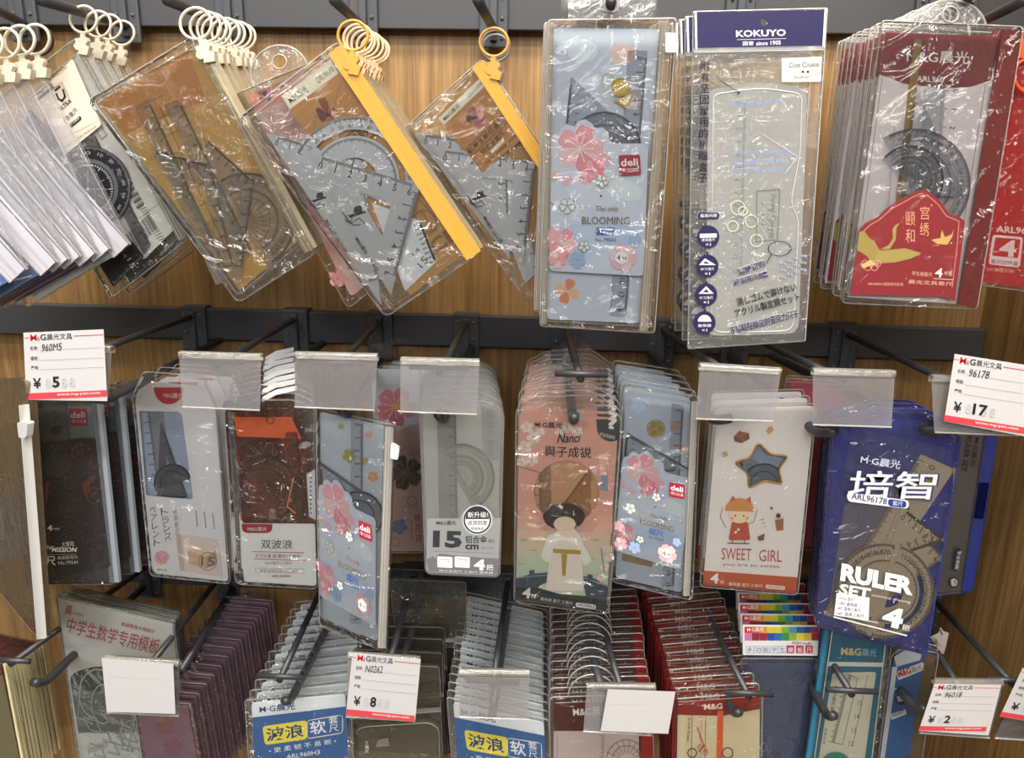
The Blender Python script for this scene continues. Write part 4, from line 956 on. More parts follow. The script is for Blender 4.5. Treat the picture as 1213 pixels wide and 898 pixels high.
a.poly([(208, 632), (259, 640), (263, 684), (213, 676)], '#d9ccc6'); a.poly([(208, 632), (214, 633), (219, 676), (213, 676)], '#c9b3a6'); a.poly([(217, 640), (224, 636), (226, 664), (220, 666)], '#ece4de')
a.poly([(222, 652), (234, 646), (256, 652), (244, 660)], '#e0cbb4'); a.poly([(222, 652), (244, 660), (244, 674), (224, 668)], '#cfb293'); a.poly([(244, 660), (256, 652), (257, 668), (244, 674)], '#bfa07e')
a.circle(191.5, 660.5, 8.2, '#d9a9a6'); a.line([(186, 658), (190, 664), (197, 660)], 1, '#b87e80'); a.text('教学三角', (186, 676), (197, 676.6), '#77787c', 2.5)
a.ring(246, 665, 11, .8, '#66676c'); a.text('15', (238, 670), (254, 671), '#55565c', 11)
a.poly(rnd([(231, 680), (249, 682), (249, 685), (231, 683)], 1), '#efeff0'); a.poly([(251, 682), (260, 683.5), (260, 686), (251, 685)], '#efeff0')
a.done()
it.copies(2, (240, 440), -0.12, 'white window card pouch', jit=0.001, rot=.4, skip=('ruler', 'set_square', 'protractor'))
# ------------------------------------------------------------------ amber double wave pouches
it = Item('ruler_pouch', 'amber plastic ruler pouch with an orange glow over a white label', 'ruler set', (330, 455), -0.21, 'amber double wave pouches')
it.pouch([(266, 484), (300, 474), (350, 474), (374, 484), (377, 698), (279, 692)], 0.007, WRINK, r=8)
tb = it.plate('white_hang_tab', [(310, 476), (311, 470), (326, 462), (351, 457), (351, 462.5), (327, 468), (312, 476)], -0.0004, 0.0004, M('#f2f1ea', .4))
cs_ = it.plate('amber_case', rnd([(276, 496), (292, 484), (342, 484), (356, 510), (372, 562), (362, 578), (372, 622), (288, 621)], [5, 6, 6, 5, 4, 4, 3, 3]), -0.0018, 0.0, film('#f0b070', .07, '#a84c18', .06, 1.6, 2.2, 34))
o = it.plate('dark_back', [(281, 512), (356, 514), (364, 622), (288, 621)], -0.003, -0.0024, M('#4a3018', .35))
a = Art(it, -0.0022, 'printed_artwork', o); a.poly([(281, 512), (330, 512), (340, 540), (286, 560)], '#2c2420'); a.poly([(290, 560), (340, 550), (350, 600), (300, 612)], '#7a4e1e'); a.poly([(330, 512), (356, 514), (360, 560), (346, 560)], '#b07428'); a.done()  # golden patches paint the amber plastic's highlights into the back sheet's colour
o = it.plate('orange_sheet', [(277, 494), (345, 494), (357, 520), (281, 517)], 0.0003, 0.0005, M('#ea6e38', .3))
protractor(it, 312, 580, 40, 60, 0.0008, film('#e8b890', .06, '#c9986a', .06, .1, 1.5), '#2a1a10', slot=False, grid=True)
ruler(it, [(352, 512), (360, 618), (344, 618), (338, 512)], 0.0012, film('#e8b890', .06, '#c9986a', .06, .1, 1.5), '#2a1a10', n=8, nh=4)
a = Art(it, 0.0018, 'printed_artwork', tb)
a.ring(316, 490, 6, 1.2, '#4a2414', n=8); a.ring(326, 488, 6, 1.2, '#4a2414', n=8); a.ring(320, 498, 5, 1.2, '#6a3418', n=8); a.line([(348, 566), (340, 600), (350, 608)], 1.4, '#ff8a3a'); a.done()
sp = it.plate('white_comb_edge', [(363, 562), (373, 556), (374, 616), (366, 612)], 0.001, 0.0016, M('#d9dbdf', .4))
a = Art(it, 0.0018, 'printed_scale', sp)
for k in range(9): a.circle(368, 566+k*5.2, 1.1, '#33353b', n=8)
a.done()
o = it.plate('white_label', rnd([(285, 620), (373, 620.6), (375, 694), (289, 689)], 3), 0.0022, 0.0028, M('#e6e5e8', .4))
a = Art(it, 0.003, 'printed_text', o)
a.poly(rnd([(286, 620.5), (323, 620.8), (322, 629), (317, 631.5), (292, 631.5), (287, 629)], 2), '#a8242a'); a.text('M&G晨光', (293, 629), (316, 629.3), '#f4e4e0', 5, .02)
a.text('双波浪', (309, 650), (346, 650.5), '#2c2c34', 11)
a.line([(299, 653.5), (360, 655)], .8, '#b84848'); a.line([(301, 662), (362, 664)], .8, '#b84848'); a.text('ダブル波 组 套尺+三角尺', (302, 660.5), (356, 661.5), '#3c3c44', 4.5)
a.text('15cm直尺+三角尺', (314, 668.5), (346, 669), '#77777e', 3.5); a.line([(302, 673), (360, 674), (360, 679), (303, 678)], .5, '#b9a690', True); a.text('学生考试专用 十五厘米', (308, 677.5), (354, 678.2), '#8a7a68', 3)
a.text('ARL96094', (322, 684), (344, 684.3), '#55555c', 3); a.done()
it.copies(7, (330, 410), -0.07, 'amber double wave pouch with a white hang tab', jit=0.001, rot=1.0, skip=('protractor', 'ruler', 'white_comb_edge', 'orange_sheet'))
# ------------------------------------------------------------------ pink flower card at the back
it = Item('ruler_pouch', 'pouch with a big pink blossom and a dark blossom card', 'ruler set', (446, 424), -0.11, 'pink and grey blossom pouches')
it.pouch([(438, 448), (452, 432), (498, 434), (503, 655), (442, 655)], 0.005, WRINK, r=6)
it.plate('round_tab', circ(446, 424, 24, 17, 20, 180, 360), -0.0005, 0.0005, WRINK, holes=[circ(446, 418, 5, n=10)])
o = it.plate('blossom_card', [(440, 437), (497, 437), (501, 653), (446, 653)], -0.001, 0, M('#c9ccd4', .4))
a = Art(it, 0.0003, 'printed_artwork', o)
a.poly([(444, 520), (499, 500), (501, 653), (446, 653)], '#c9aaa6'); a.poly([(440, 437), (497, 437), (498, 455), (440, 455)], '#d3d8de')
a.flower(468, 482, 25, ['#cf7f92', '#d68c9c', '#c87388'], '#e8c25a', 5, -60, stamen='#ecd890'); a.flower(480, 560, 22, ['#5c4a46', '#6c5852'], None, 5, -40, stamen='#8a746c')
a.flower(473, 624, 10, '#7a86b4', None, 5, 10); a.ring(488, 594, 6, .6, '#66606a', n=12); a.ring(468, 642, 6, .6, '#66606a', n=12)
a.vtext('桃花诗', (494, 608), (496, 644), '#9c4a48', 8); a.vtext('套尺四件装', (487, 616), (488, 640), '#9c4a48', 2.6); a.done()
it.copies(2, (470, 416), -0.05, 'pink blossom pouch with a dark blossom', jit=0.001, rot=.4)
# ------------------------------------------------------------------ narrow blossom pouch in front
fE = affine([(653, 169), (768, 171), (651, 320.6)], [(377, 581), (445, 615), (379, 706)])
it = Item('blossom_pouch', 'narrow blossom pouch with a white slider, hanging between amber and frosted ones', 'ruler set', (415, 470), -0.222, 'narrow blossom pouches', yaw=0)
it.pouch([(374.5, 483), (467, 504), (458, 773), (379, 741)], 0.009, WRINK, r=4, rim=0.0008)
it.plate('hang_tab', rnd([(388, 488), (396, 464), (440, 468), (448, 498)], 6), -0.0005, 0.0005, WRINK, holes=[circ(416, 481, 5, n=10)])
zipstrip(it, (461, 506), (452, 768), 10, film('#faf6f0', .35, '#e6e2da', .2, .2, 1.2), 0.004, 'clear_zip', '#b9b7b2')
it.plate('zip_slider', rnd([(463, 525), (473, 531), (471, 545), (462, 543)], 2), 0.003, 0.008, M('#f1eee6', .4))
o = it.plate('pale_sheet', rnd([(379, 488), (455, 504), (447, 760), (382, 732)], 4), -0.003, -0.0024, M('#b4bfcc', .4))
a = Art(it, -0.0022, 'printed_artwork', o)
for (x, y, r, c) in ((437, 515, 5, '#cf9a80'), (404, 505, 4, '#a8a060'), (414, 540, 9, '#a39a4c'), (442, 565, 7, '#cf8f70'), (432, 546, 5, '#b0a468')): a.flower(x, y, r, c, None, 5, 20)
a.done()
ruler(it, [(430, 496), (428, 740), (414, 738), (416, 494)], -0.0014, CLRUL, '#3b4658', n=15, nh=5)
setsquare(it, (379, 548), (382, 610), (458, 606), -0.0004, CLRUL, 0.0, '#3a3f4a', nh=4)
o = it.plate('dark_edge', [(379, 547), (458, 603), (458, 606), (379, 551)], -0.0001, 0.0003, M('#5a606a', .3))
protractor(it, 424, 612, 30, 34, 0.0004, M('#6f7680', .3), '#23262c', slot=False)
blossom_card(it, fE, 0.0026)
# ------------------------------------------------------------------ frosted 15 cm pouches
it = Item('ruler_pouch', 'frosted grey ruler pouch with a black and white 15 cm label, foremost', 'ruler set', (540, 475), -0.21, 'frosted 15 cm pouches')
it.pouch([(497, 484), (513, 474), (580, 476), (597, 488), (592, 684), (504, 680)], 0.006, film('#f4f5f4', .12, '#e4e6e6', .1, .4, 1.1), r=8)
o = it.plate('frosted_sleeve', rnd([(500, 488), (514, 478), (578, 480), (593, 490), (589, 682), (507, 678)], 6), -0.0024, -0.0018, M('#c8c6be', .5))
ruler(it, [(540, 490), (542, 614), (520, 614), (518, 490)], -0.0012, GRYRUL, '#4c4e54', n=10, nh=5, side=1)
protractor(it, 546, 566, 40, 62, -0.0006, film('#f2efe8', .16, '#d6d0c2', .1, .1, 1.3), '#5c5a56', slot=True, grid=True)
sd = it.plate('side_print', [(570, 480), (592, 482), (590, 545), (572, 545)], 0.0, 0.0004, film('#f4f4f4', .25, '#d8d8d8', .2, .1))
a = Art(it, 0.0006, 'printed_text', sd); a.vtext('铝合金套尺', (580, 484), (581, 544), '#8f908f', 9); a.done()
out = [(506, 614), (544, 614.5), (548, 606), (556, 599.5), (566, 597.5), (576, 600), (582, 606), (586, 614), (593, 613.5), (590, 679), (586, 682), (508, 678), (505, 674)]
o = it.plate('label', out, 0.0022, 0.0028, M('#e2e2e2', .4))
a = Art(it, 0.003, 'printed_text', o); K = '#33343a'
a.poly([(505.5, 663), (513, 659), (516, 662), (520, 656), (560, 660), (590.5, 662), (590, 679), (586, 681), (508, 677)], '#6c6e72')
a.circle(565.4, 616, 17.5, '#e9e9e9', n=24); a.ring(565.4, 616, 16.5, 2, K, n=28); a.poly(circ(565.4, 615, 14, n=14, a0=180, a1=360), K)
a.text('新升级!', (554, 613.5), (578, 613.2), '#f0f0f0', 7, .03); a.text('波浪刻度', (554, 622), (577, 622), K, 5.5, .02); a.text('精准易读', (558, 628), (573, 628), K, 3.5, .01)
a.text('M&G晨光', (517, 622), (540, 622.4), K, 5.5, .02)
a.text('15', (512.5, 648.5), (547, 649.5), K, 20, .06); a.text('铝合金', (551, 643.5), (577, 644), K, 9, .03); a.text('cm', (551, 651), (567, 651.2), K, 6, .04)
a.text('系列', (578.5, 643.5), (585, 643.6), K, 4.5); a.text('套尺装', (570, 650.5), (584, 650.8), '#88898c', 3)
a.line([(513, 653), (584, 655.5)], .4, '#77787c')
for x in (518, 538.5):
    a.poly(rnd([(x, 659), (x+18, 660), (x+18, 673), (x, 672)], 1.5), '#e2e2e2'); a.line([(x+3, 662), (x+14, 663), (x+13, 667)], .6, '#88898c')
a.text('4', (561, 675), (574, 676), '#f2f2f2', 13, .06); a.text('把', (576, 675.5), (584, 676), '#f2f2f2', 7, .02); a.text('铝合金直尺 三角尺 量角器', (520, 677), (584, 680), '#d8d8da', 2.4); a.done()
it.copies(7, (540, 428), -0.075, 'frosted 15 cm ruler pouch', jit=0.0008, rot=.5, skip=('protractor', 'side_print'))
# ------------------------------------------------------------------ pink pouches with a round window
it = Item('ruler_pouch', 'pink ruler pouch with a round window over a robed figure shape, foremost', 'ruler set', (678, 484), -0.205, 'pink round window pouches')
it.pouch([(611.5, 484), (640, 470), (700, 468), (736, 494), (721, 728), (609, 713)], 0.005, WRINK, r=7)
it.plate('peaked_tab', rnd([(622, 484), (672, 452), (690, 452), (730, 492)], 5), -0.0004, 0.0004, TABCLEAR, holes=[circ(681, 468, 6, n=12)])
wn = circ(671, 583, 40, 37, 26)
o = it.plate('pink_card', rnd([(615, 488.5), (733, 495), (718, 722), (611, 708)], 6), 0.0, 0.0006, M('#dca89a', .4), holes=[circ(671, 583, 39, 38, 24)])
it.plate('back_sheet', rnd([(620, 530), (726, 534), (722, 634), (618, 628)], 3), -0.0022, -0.0016, M('#c99a72', .45))
ruler(it, [(640, 548), (642, 624), (654, 624), (652, 548)], -0.001, film('#f2d8b8', .3, '#e2bf90', .1, .1), '#6a4c34', n=6, nh=4)
setsquare(it, (700, 552), (652, 618), (700, 618), -0.0006, film('#f2d8a8', .25, '#e0b060', .06, .1, 2), 0.0, '#6a4c34', nh=4)
a = Art(it, 0.0008, 'printed_artwork', o)
def gband(y0, y1, c):
    a.poly([(615-(y0-488)*.018, y0), (733-(y0-488)*.066, y0+4), (733-(y1-488)*.066, y1+4), (615-(y1-488)*.018, y1)], c)
gband(600, 612, '#dcae98') if 0 else None
for k, c in enumerate(('#e2ad98', '#e3b5a0', '#e4bda9', '#e1c4b0', '#dccab5', '#d3cdb8', '#c9cfba', '#c2d0bc', '#bdd0bc')):
    y0 = 596+k*10.5
    if y0 < 622:
        gl_, gr_ = 613, 630
        a.poly([(613.5, y0), (633, y0+1), (640, y0+11), (613, y0+10.5)], c); a.poly([(708, y0+4), (726, y0+4.5), (725, y0+15), (700, y0+14)], c)
    else: gband(y0, min(y0+10.5, 690), c)
for (x, y, r) in ((624, 506, 8), (632, 518, 9), (622, 530, 9), (630, 545, 8), (618, 548, 7), (640, 512, 6), (672, 506, 8), (684, 511, 7), (662, 512, 6), (716, 672, 6), (722, 660, 6), (712, 684, 6), (718, 650, 5)):
    a.flower(x, y, r, ['#f4dcd4', '#efc9bf'], '#d88a84', 5, x*7 % 72)
a.line([(613, 552), (640, 560)], .8, '#7a5048'); a.line([(716, 680), (712, 650)], .8, '#7a5048')
a.line([(713, 540), (716, 580)], 8, '#e8b8a4'); a.poly([(712, 562), (720, 563), (720, 582), (711, 581)], '#8f9cae')
for (x, y) in ((620, 640), (632, 652), (618, 668), (706, 640), (700, 662)): a.poly([(x-6, y), (x, y-1.5), (x+6, y), (x, y+1)], '#a8bca6')
K = '#2c1c1a'
a.text('M·G晨光', (633.5, 506.5), (666, 508), K, 7.5, .03); a.text('Nanci', (660, 525), (686, 524), K, 11, .01, .25); a.text('與子成説', (645, 541), (700, 543), K, 13, .01)
a.poly([(706, 497)]+circ(724, 505, 17, 18, 12, 190, 60)+[(733, 500), (732, 496)], '#33424a'); a.text('?', (719, 508), (730, 509), '#f2f0ee', 14, .05)
a.text('幸运隐藏款', (710, 516), (728, 521), '#d8d8d8', 4.5)
# plain robed figure shape (generic stand-in)
a.poly(rnd([(646, 700), (652, 655), (650, 640), (662, 626), (680, 626), (692, 640), (689, 658), (692, 700)], 6), '#e6ddd2')
a.poly(rnd([(650, 632), (640, 660), (650, 668), (660, 636)], 5), '#efe8de'); a.poly(rnd([(684, 632), (702, 664), (692, 672), (682, 640)], 5), '#efe8de')
a.poly([(655, 650), (688, 652), (688, 657), (655, 655)], '#b89a3c'); a.poly([(665, 656), (672, 656), (670, 682), (666, 682)], '#b89a3c')
a.circle(668, 612, 25, '#33211c', 16, 26); a.circle(669, 621, 13, '#ecd2bc', 9, 20); a.done()
o2 = it.plate('band_card', rnd([(610, 686), (630, 680), (650, 678.5), (680, 680), (705, 686), (720, 695), (718, 724), (611, 709)], 3), 0.001, 0.0016, M('#3c4c5e', .4))
a = Art(it, 0.0018, 'printed_text', o2)
a.poly([(611, 696), (640, 697), (690, 706), (719, 712), (718, 723), (611, 708)], '#232c30'); a.poly([(633, 695)]+circ(664, 702, 30, 14, 12, 205, 340)+[(694, 706), (664, 704)], '#c3d2bc')
a.line([(611, 684.5), (650, 681), (690, 684), (719, 694)], 1.2, '#8fa2a8'); a.poly([(627, 676), (633, 675), (633, 682), (627, 683)], '#4a5a68'); a.poly([(696, 680), (702, 681), (702, 688), (696, 687)], '#4a5a68')
a.text('4', (618, 708), (628, 709.5), '#eef0ee', 13, .04); a.text('件', (629, 709.5), (635, 710), '#dfe3e0', 6, .02)
a.text('·量角器 直尺 三角尺·', (639, 711), (679, 717), '#d9dedb', 4, .01); a.poly(rnd([(682, 713.5), (706, 716.5), (706, 722), (682, 719)], 2.5), '#e6e8e6'); a.text('ARL96R5.5', (684, 717.5), (704, 720.5), '#33424a', 3, .02); a.done()
it.copies(9, (681, 428), -0.075, 'pink round window pouch', jit=0.0012, rot=.7, skip=('ruler', 'set_square', 'back_sheet'))
# ------------------------------------------------------------------ smaller blossom pouches
fH = affine([(653, 169), (768, 171), (651, 320.6)], [(737, 547), (819, 568), (727.5, 652)])
it = Item('blossom_pouch', 'small blossom pouch beside the pink pouches, foremost of its hook', 'ruler set', (785, 462), -0.19, 'small blossom pouches beside the pink ones')
it.pouch([(739, 456), (829, 470), (820, 711), (725, 689)], 0.007, WRINK, r=6, rim=0.0008)
zipstrip(it, (823, 476), (813, 706), 8, film('#faf6f0', .35, '#d8d4cc', .2, .2, 1.2), 0.0036, 'clear_zip', '#a9a7a2')
o = it.plate('pale_sheet', rnd([(742, 461), (818, 472), (808, 702), (729, 684)], 5), -0.003, -0.0024, M('#b0bccc', .4))
a = Art(it, -0.0022, 'printed_artwork', o); a.flower(777, 508, 10, ['#8f7a3c', '#a08a48'], None, 6, 0); a.ring(777, 508, 11, 1.2, '#8f7a3c')
for (x, y, r, c) in ((800, 505, 7, '#cf9a80'), (756, 480, 10, '#b9cbe4'), (808, 530, 6, '#cfa08c')): a.flower(x, y, r, c, None, 5, 20)
a.poly([(738, 655), (776, 662), (772, 672), (736, 664)], '#8c7a58'); a.done()
ruler(it, [(810, 480), (798, 700), (784, 697), (796, 478)], -0.0014, CLRUL, '#3b4658', n=15, nh=5)
setsquare(it, (742, 512), (738, 560), (812, 558), -0.0004, CLRUL, 0.0, '#3a3f4a', nh=4)
o = it.plate('dark_edge', [(742, 512), (818, 556), (818, 559), (742, 516)], -0.0001, 0.0003, M('#5a606a', .3))
blossom_card(it, fH, 0.0022)
it.copies(4, (768, 432), -0.09, 'small blossom pouch', jit=0.0012, rot=.6, skip=('ruler', 'set_square', 'dark_edge', 'blossom_card'), suffix='behind the foremost beside the pink ones')
# ------------------------------------------------------------------ star window pouches
it = Item('ruler_pouch', 'white card pouch with a gold star window and the words SWEET GIRL', 'ruler set', (900, 480), -0.205, 'star window pouches')
it.pouch([(846, 482), (968, 478), (945, 705), (829, 695)], 0.005, CLEAR, r=6)
star = []
for k in range(10):
    an = math.radians(-98+k*36); r = 34 if k % 2 == 0 else 19
    star.append((903+r*math.cos(an), 553+r*math.sin(an)*.86))
star = rnd(star, 5, 3)
o = it.plate('white_card', rnd([(850, 484), (965, 481), (943, 701), (833, 691)], 6), 0.0, 0.0006, M('#dcd7d6', .4), holes=[star])
it.plate('back_sheet', rnd([(858, 510), (948, 510), (942, 602), (854, 600)], 3), -0.0022, -0.0016, M('#7f8da8', .45))
setsquare(it, (876, 535), (880, 575), (940, 572), -0.001, GRYRUL, 0.0, '#3c4450', nh=4); protractor(it, 905, 575, 26, 0, -0.0004, M('#5c6674', .3), '#23262c', slot=False)
it.tube('star_rim', star, 0.0008, 0.0011, M('#b9923c', .3, .6, .4), True, o)
a = Art(it, 0.0008, 'printed_artwork', o)
a.poly([(834, 676), (945, 684), (943, 701), (938, 703), (833, 692)], '#b5532f'); a.poly([(834, 690), (943, 700), (942, 703), (833, 693)], '#a2482a')
a.text('SWEET', (854.5, 663), (890, 664), '#b04a34', 14, .0); a.text('GIRL', (899, 665), (926, 666), '#b04a34', 14, .0); a.text('you are so sweet.', (856, 671), (925, 674), '#7c5248', 4)
a.text('4', (841, 690.5), (851, 691.5), '#f4e9e2', 12, .04); a.text('件', (852.5, 692), (858, 692.5), '#f0ddd2', 5); a.text('·量角器 直尺 三角尺·', (862, 693.5), (904, 696.5), '#f0ddd2', 4, .01)
a.poly(rnd([(907, 692.5), (930, 694.5), (930, 699), (907, 697)], 2), '#e9d9cc'); a.text('ARL960N2', (909, 696), (928, 697.8), '#8c4a34', 2.6, .01)
# cake, sparkles, child, cup
a.poly([(869, 517), (876, 511), (887, 513), (888, 520), (878, 525), (870, 523)], '#7c5244'); a.poly([(869, 517), (876, 511), (887, 513), (878, 519)], '#9c6a54'); a.circle(876, 512, 2, '#b8443c', n=8)
for (x, y) in ((911, 511), (859, 538), (913, 508)): a.flower(x, y, 4, '#c9a05c', None, 4, 20)
OB = '#a2503c'
a.line([(856, 602), (853, 612), (860, 625)], .7, OB); a.line([(897, 604), (893, 618), (885, 622)], .7, OB)
a.poly(rnd([(867, 618), (886, 618), (889, 640), (863, 640)], 3), '#b5553c'); a.circle(876, 610, 13, '#ecd0b4', 10); a.poly(circ(876, 604, 17, 14, 16, 175, 370), '#c98d54')
a.poly([(864, 594), (868, 587), (872, 592)], '#c2603c'); a.poly([(884, 592), (889, 588), (890, 597)], '#c2603c'); a.circle(871, 611, 1.1, '#5a3428', n=8); a.circle(881, 611, 1.1, '#5a3428', n=8); a.circle(867, 614, 2, '#e09a84', n=8); a.circle(885, 614, 2, '#e09a84', n=8)
a.flower(873, 629, 4, '#f0e4dc', None, 2, -45); a.line([(868, 640), (867, 643)], 1, '#7c3c2c'); a.line([(882, 640), (882, 644)], 1, '#7c3c2c'); a.line([(862, 643.5), (888, 644)], 1.2, '#5a3428')
a.poly([(897, 636), (906, 632), (905, 640), (899, 641)], '#7c5244'); a.poly([(918, 614), (928, 612), (928, 628), (920, 629)], '#9c6450'); a.line([(918, 615), (928, 613)], 2, '#e0c0a8'); a.circle(922, 611, 3, '#5a3428', n=8); a.circle(914, 602, 1.6, '#5a3428', n=8)
for k in range(3): a.line([(901+k*2, 616+k*4), (905+k, 615+k*4)], .7, OB)
a.done()
it.copies(2, (890, 462), -0.15, 'star window pouch', jit=0.001, rot=.5, skip=('set_square', 'protractor', 'star_rim'))
it = Item('ruler_pouch', 'dull red pouch edge between the star window pouch and the blue ones', 'ruler set', (985, 460), -0.13, 'dull red pouches')
it.pouch([(930, 452), (1020, 458), (1000, 655), (916, 648)], 0.004, CLEAR, r=5)
it.plate('red_card', [(933, 456), (1017, 461), (996, 650), (920, 644)], -0.001, 0, M('#b04c58', .4))
it.copies(2, (985, 452), -0.09, 'dull red pouch beside the star window pouch', jit=0.001, rot=.4, suffix='behind its front one')
# ------------------------------------------------------------------ dark blue RULER SET pouches
it = Item('ruler_pouch', 'dark blue RULER SET pouch with beige rulers in front', 'ruler set', (1075, 492), -0.215, 'dark blue RULER SET pouches')
BL = M('#1c2c96', .3, .6)
it.pouch([(988, 500), (1040, 484), (1100, 486), (1138, 520), (1097, 775), (966, 741)], 0.007, film('#fbfbff', .02, '#ffffff', .05, 1.2, 1.3, 26), r=6, rim=0.0012, rimmat=M('#27389c', .3, .6))
o = it.plate('blue_sheet', [(990, 503), (1041, 488), (1098, 490), (1134, 522), (1095, 770), (969, 738)], -0.003, -0.0024, M('#24358f', .35))
a = Art(it, -0.0022, 'printed_artwork', o)
a.poly([(1010, 506), (1120, 530), (1108, 600), (996, 580)], '#39427e'); a.poly([(1000, 600), (1060, 560), (1080, 700), (980, 730)], '#6a6672'); a.done()
BG = film('#f4ecdc', .74, '#d2c2a2', .15, .1, 1.3)
ruler(it, [(1091, 538), (975, 728), (1010, 738), (1131, 556)], -0.0012, BG, '#3c3428', n=15, nh=8, side=-1)
setsquare(it, (1064, 604), (1118, 660), (1010, 740), -0.0004, BG, 0.0, '#3c3428', nh=6)
setsquare(it, (1068, 600), (1120, 640), (1050, 664), 0.0002, BG, 0.0, '#3c3428', nh=7)
protractor(it, 1050, 700, 56, 108, 0.0008, BG, '#3c3428', slot=True, grid=False, nh=6)
protractor(it, 1046, 700, 56, 284, 0.0004, BG, '#3c3428', slot=False, grid=False, nh=6)
a = Art(it, 0.0040, 'printed_text'); Wt = '#eef0f4'
a.text('M·G晨光', (1019, 549), (1066, 556), '#c9cde0', 10, .03)
a.text('培智', (1002, 592), (1108, 594), '#3a3f78', 36, .09, .15); a.text('培智', (1003, 590), (1106, 592), Wt, 33, .03, .15)
a.poly(rnd([(1003, 583), (1077, 593), (1076, 603), (1004, 594)], 5), Wt); a.text('ARL96178', (1008, 591), (1050, 598), '#232a66', 7.5, .02)
a.poly(rnd([(1052, 591), (1074, 594), (1073, 602), (1052, 599.5)], 4), '#2a3a9c'); a.text('套尺', (1057, 598.5), (1069, 600), Wt, 5.5, .01)
a.text('RULER', (995, 688), (1081, 706), Wt, 21, .07, -.1); a.text('SET', (993, 704), (1030, 710), Wt, 13, .05); a.text('technical drawing', (1032, 707), (1078, 716), '#d8d4c8', 4)
a.poly([(991, 702.5), (1030, 708), (1029, 735), (988, 729)], Wt)
for k, t in enumerate(('•15cm 直尺', '•180° 量角器', '•45° 直角三角尺', '•60° 直角三角尺')): a.text(t, (993-k*.6, 710+k*6.2), (1011+k*4, 713+k*6.4), '#262c70', 4.5, .01)
a.text('4', (1043, 740), (1067, 746), Wt, 24, .07); a.text('把', (1068, 746), (1077, 748), Wt, 7, .02); a.line([(988, 731), (1074, 753)], 1.6, Wt); a.line([(1000, 730), (1040, 738)], .8, Wt); a.done()
it.copies(2, (1056, 480), -0.155, 'dark blue RULER SET pouch', jit=0.001, rot=.5, skip=('printed_text',))
# pouch beyond with a blue rim
it = Item('ruler_pouch', 'smoky pouch with a dark blue rim next to the oak end panel', 'ruler set', (1130, 505), -0.125, 'smoky blue rimmed pouches')
it.pouch([(1076, 500), (1181, 516), (1151, 701), (1060, 712)], 0.006, film('#e4e4e6', .12, '#8f8c94', .2, .5, 1.0), r=5, rim=0.0012, rimmat=M('#23348f', .3))
it.plate('blue_edge', [(1168, 516), (1181, 517), (1151, 700), (1140, 700)], -0.003, 0.003, M('#26388f', .35))
o = it.plate('grey_sheet', [(1080, 505), (1168, 517), (1141, 699), (1066, 707)], -0.002, -0.0014, M('#8b8578', .5))
a = Art(it, 0.0034, 'printed_text')
a.text('RULER SET', (1146, 516), (1139, 558), '#26232c', 6, .03); a.text('M·G晨光', (1155, 518), (1149, 552), '#26232c', 6, .03); a.text('直尺三角尺', (1136, 518), (1130, 556), '#5c5a64', 3)
a.poly(rnd([(1131, 648), (1139, 650), (1134, 677), (1127, 675)], 3), '#2a272e'); a.text('专业制图', (1135, 652), (1131, 674), '#c9c7cc', 4); a.circle(1130, 690, 6, '#2a272e'); a.circle(1130, 690, 4.6, '#a8a49c'); a.text('15', (1126, 693), (1134, 692), '#2a272e', 5)
a.done()
it.copies(2, (1118, 492), -0.085, 'smoky blue rimmed pouch', jit=0.0015, rot=.8, skip=('printed_text',))
# ================================================================== goods on the bottom rail
# ------------------------------------------------------------------ thin cream edged cards seen edge on
it = Item('card_sleeve', 'foremost thin cream edged sleeve hanging by the picture edge', 'ruler set', (-20, 770), -0.215, 'cream edged sleeves', yaw=0)
it.pouch([(-90, 766), (4, 786), (31, 930), (-70, 930)], 0.0012, CLEAR, r=2, rim=0)
o = it.plate('cream_card', [(-88, 768), (2, 788), (29, 928), (-70, 928)], -0.0003, 0.0003, M('#7c3428', .5))
it.plate('cream_edge', [(3.5, 787), (6, 787), (33, 930), (30.5, 930)], -0.0009, 0.0009, M('#d8cfa2', .4))
a = Art(it, 0.0005, 'printed_artwork', o); a.poly([(-88, 790), (3, 800), (29, 928), (-70, 928)], '#8f8664'); a.done()
it.copies(15, (30, 748), -0.085, 'thin cream edged sleeve', jit=0.0006, rot=.5)
# ------------------------------------------------------------------ white stencil sleeves
it = Item('stencil_sleeve', 'white stencil sleeve with red lettering, foremost', 'stencil', (134, 726), -0.17, 'white stencil sleeves')
it.pouch([(66, 706), (206, 740), (232, 940), (98, 940)], 0.002, film('#fbfbfb', .04, '#ffffff', .1, .3, 1.0), r=2, rim=0.0004)
o = it.plate('white_sheet', [(68, 708), (204, 741), (229, 938), (100, 938)], -0.0006, 0, M('#dad9d2', .5))
a = Art(it, 0.0003, 'printed_artwork', o); RD = '#b3262a'
a.text('中学生数学专用模板', (77, 749), (186, 776), RD, 19, .015); a.text('根据教育大纲设计', (143, 741.5), (183, 751), RD, 5, .03); a.text('晨', (76, 727), (84, 729), RD, 11, .02); a.text('M&G晨光', (86, 728), (98, 731), RD, 4); a.done()
pl = it.plate('stencil_plate', rnd([(82, 800), (100, 792), (150, 786), (212, 800), (228, 936), (104, 936)], 8), 0.0004, 0.0010, film('#f6f8f7', .34, '#d2d8d4', .1, .2, 1.2))
a = Art(it, 0.0012, 'stencil_outlines', pl); G_ = '#6f7a74'
a.ring(115, 822, 22, 1.4, G_, 30, a0=90, a1=320); a.ring(122, 834, 14, 1, G_, 24, a0=60, a1=300); a.line([(97, 800), (92, 850), (110, 858)], 1, G_)
for k in range(10):
    x, y = 100+(k*37) % 90, 850+(k*23) % 42; a.line([(x, y), (x+14, y+4), (x+20, y+18), (x+6, y+14)], 1.1, G_, k % 2 == 0)
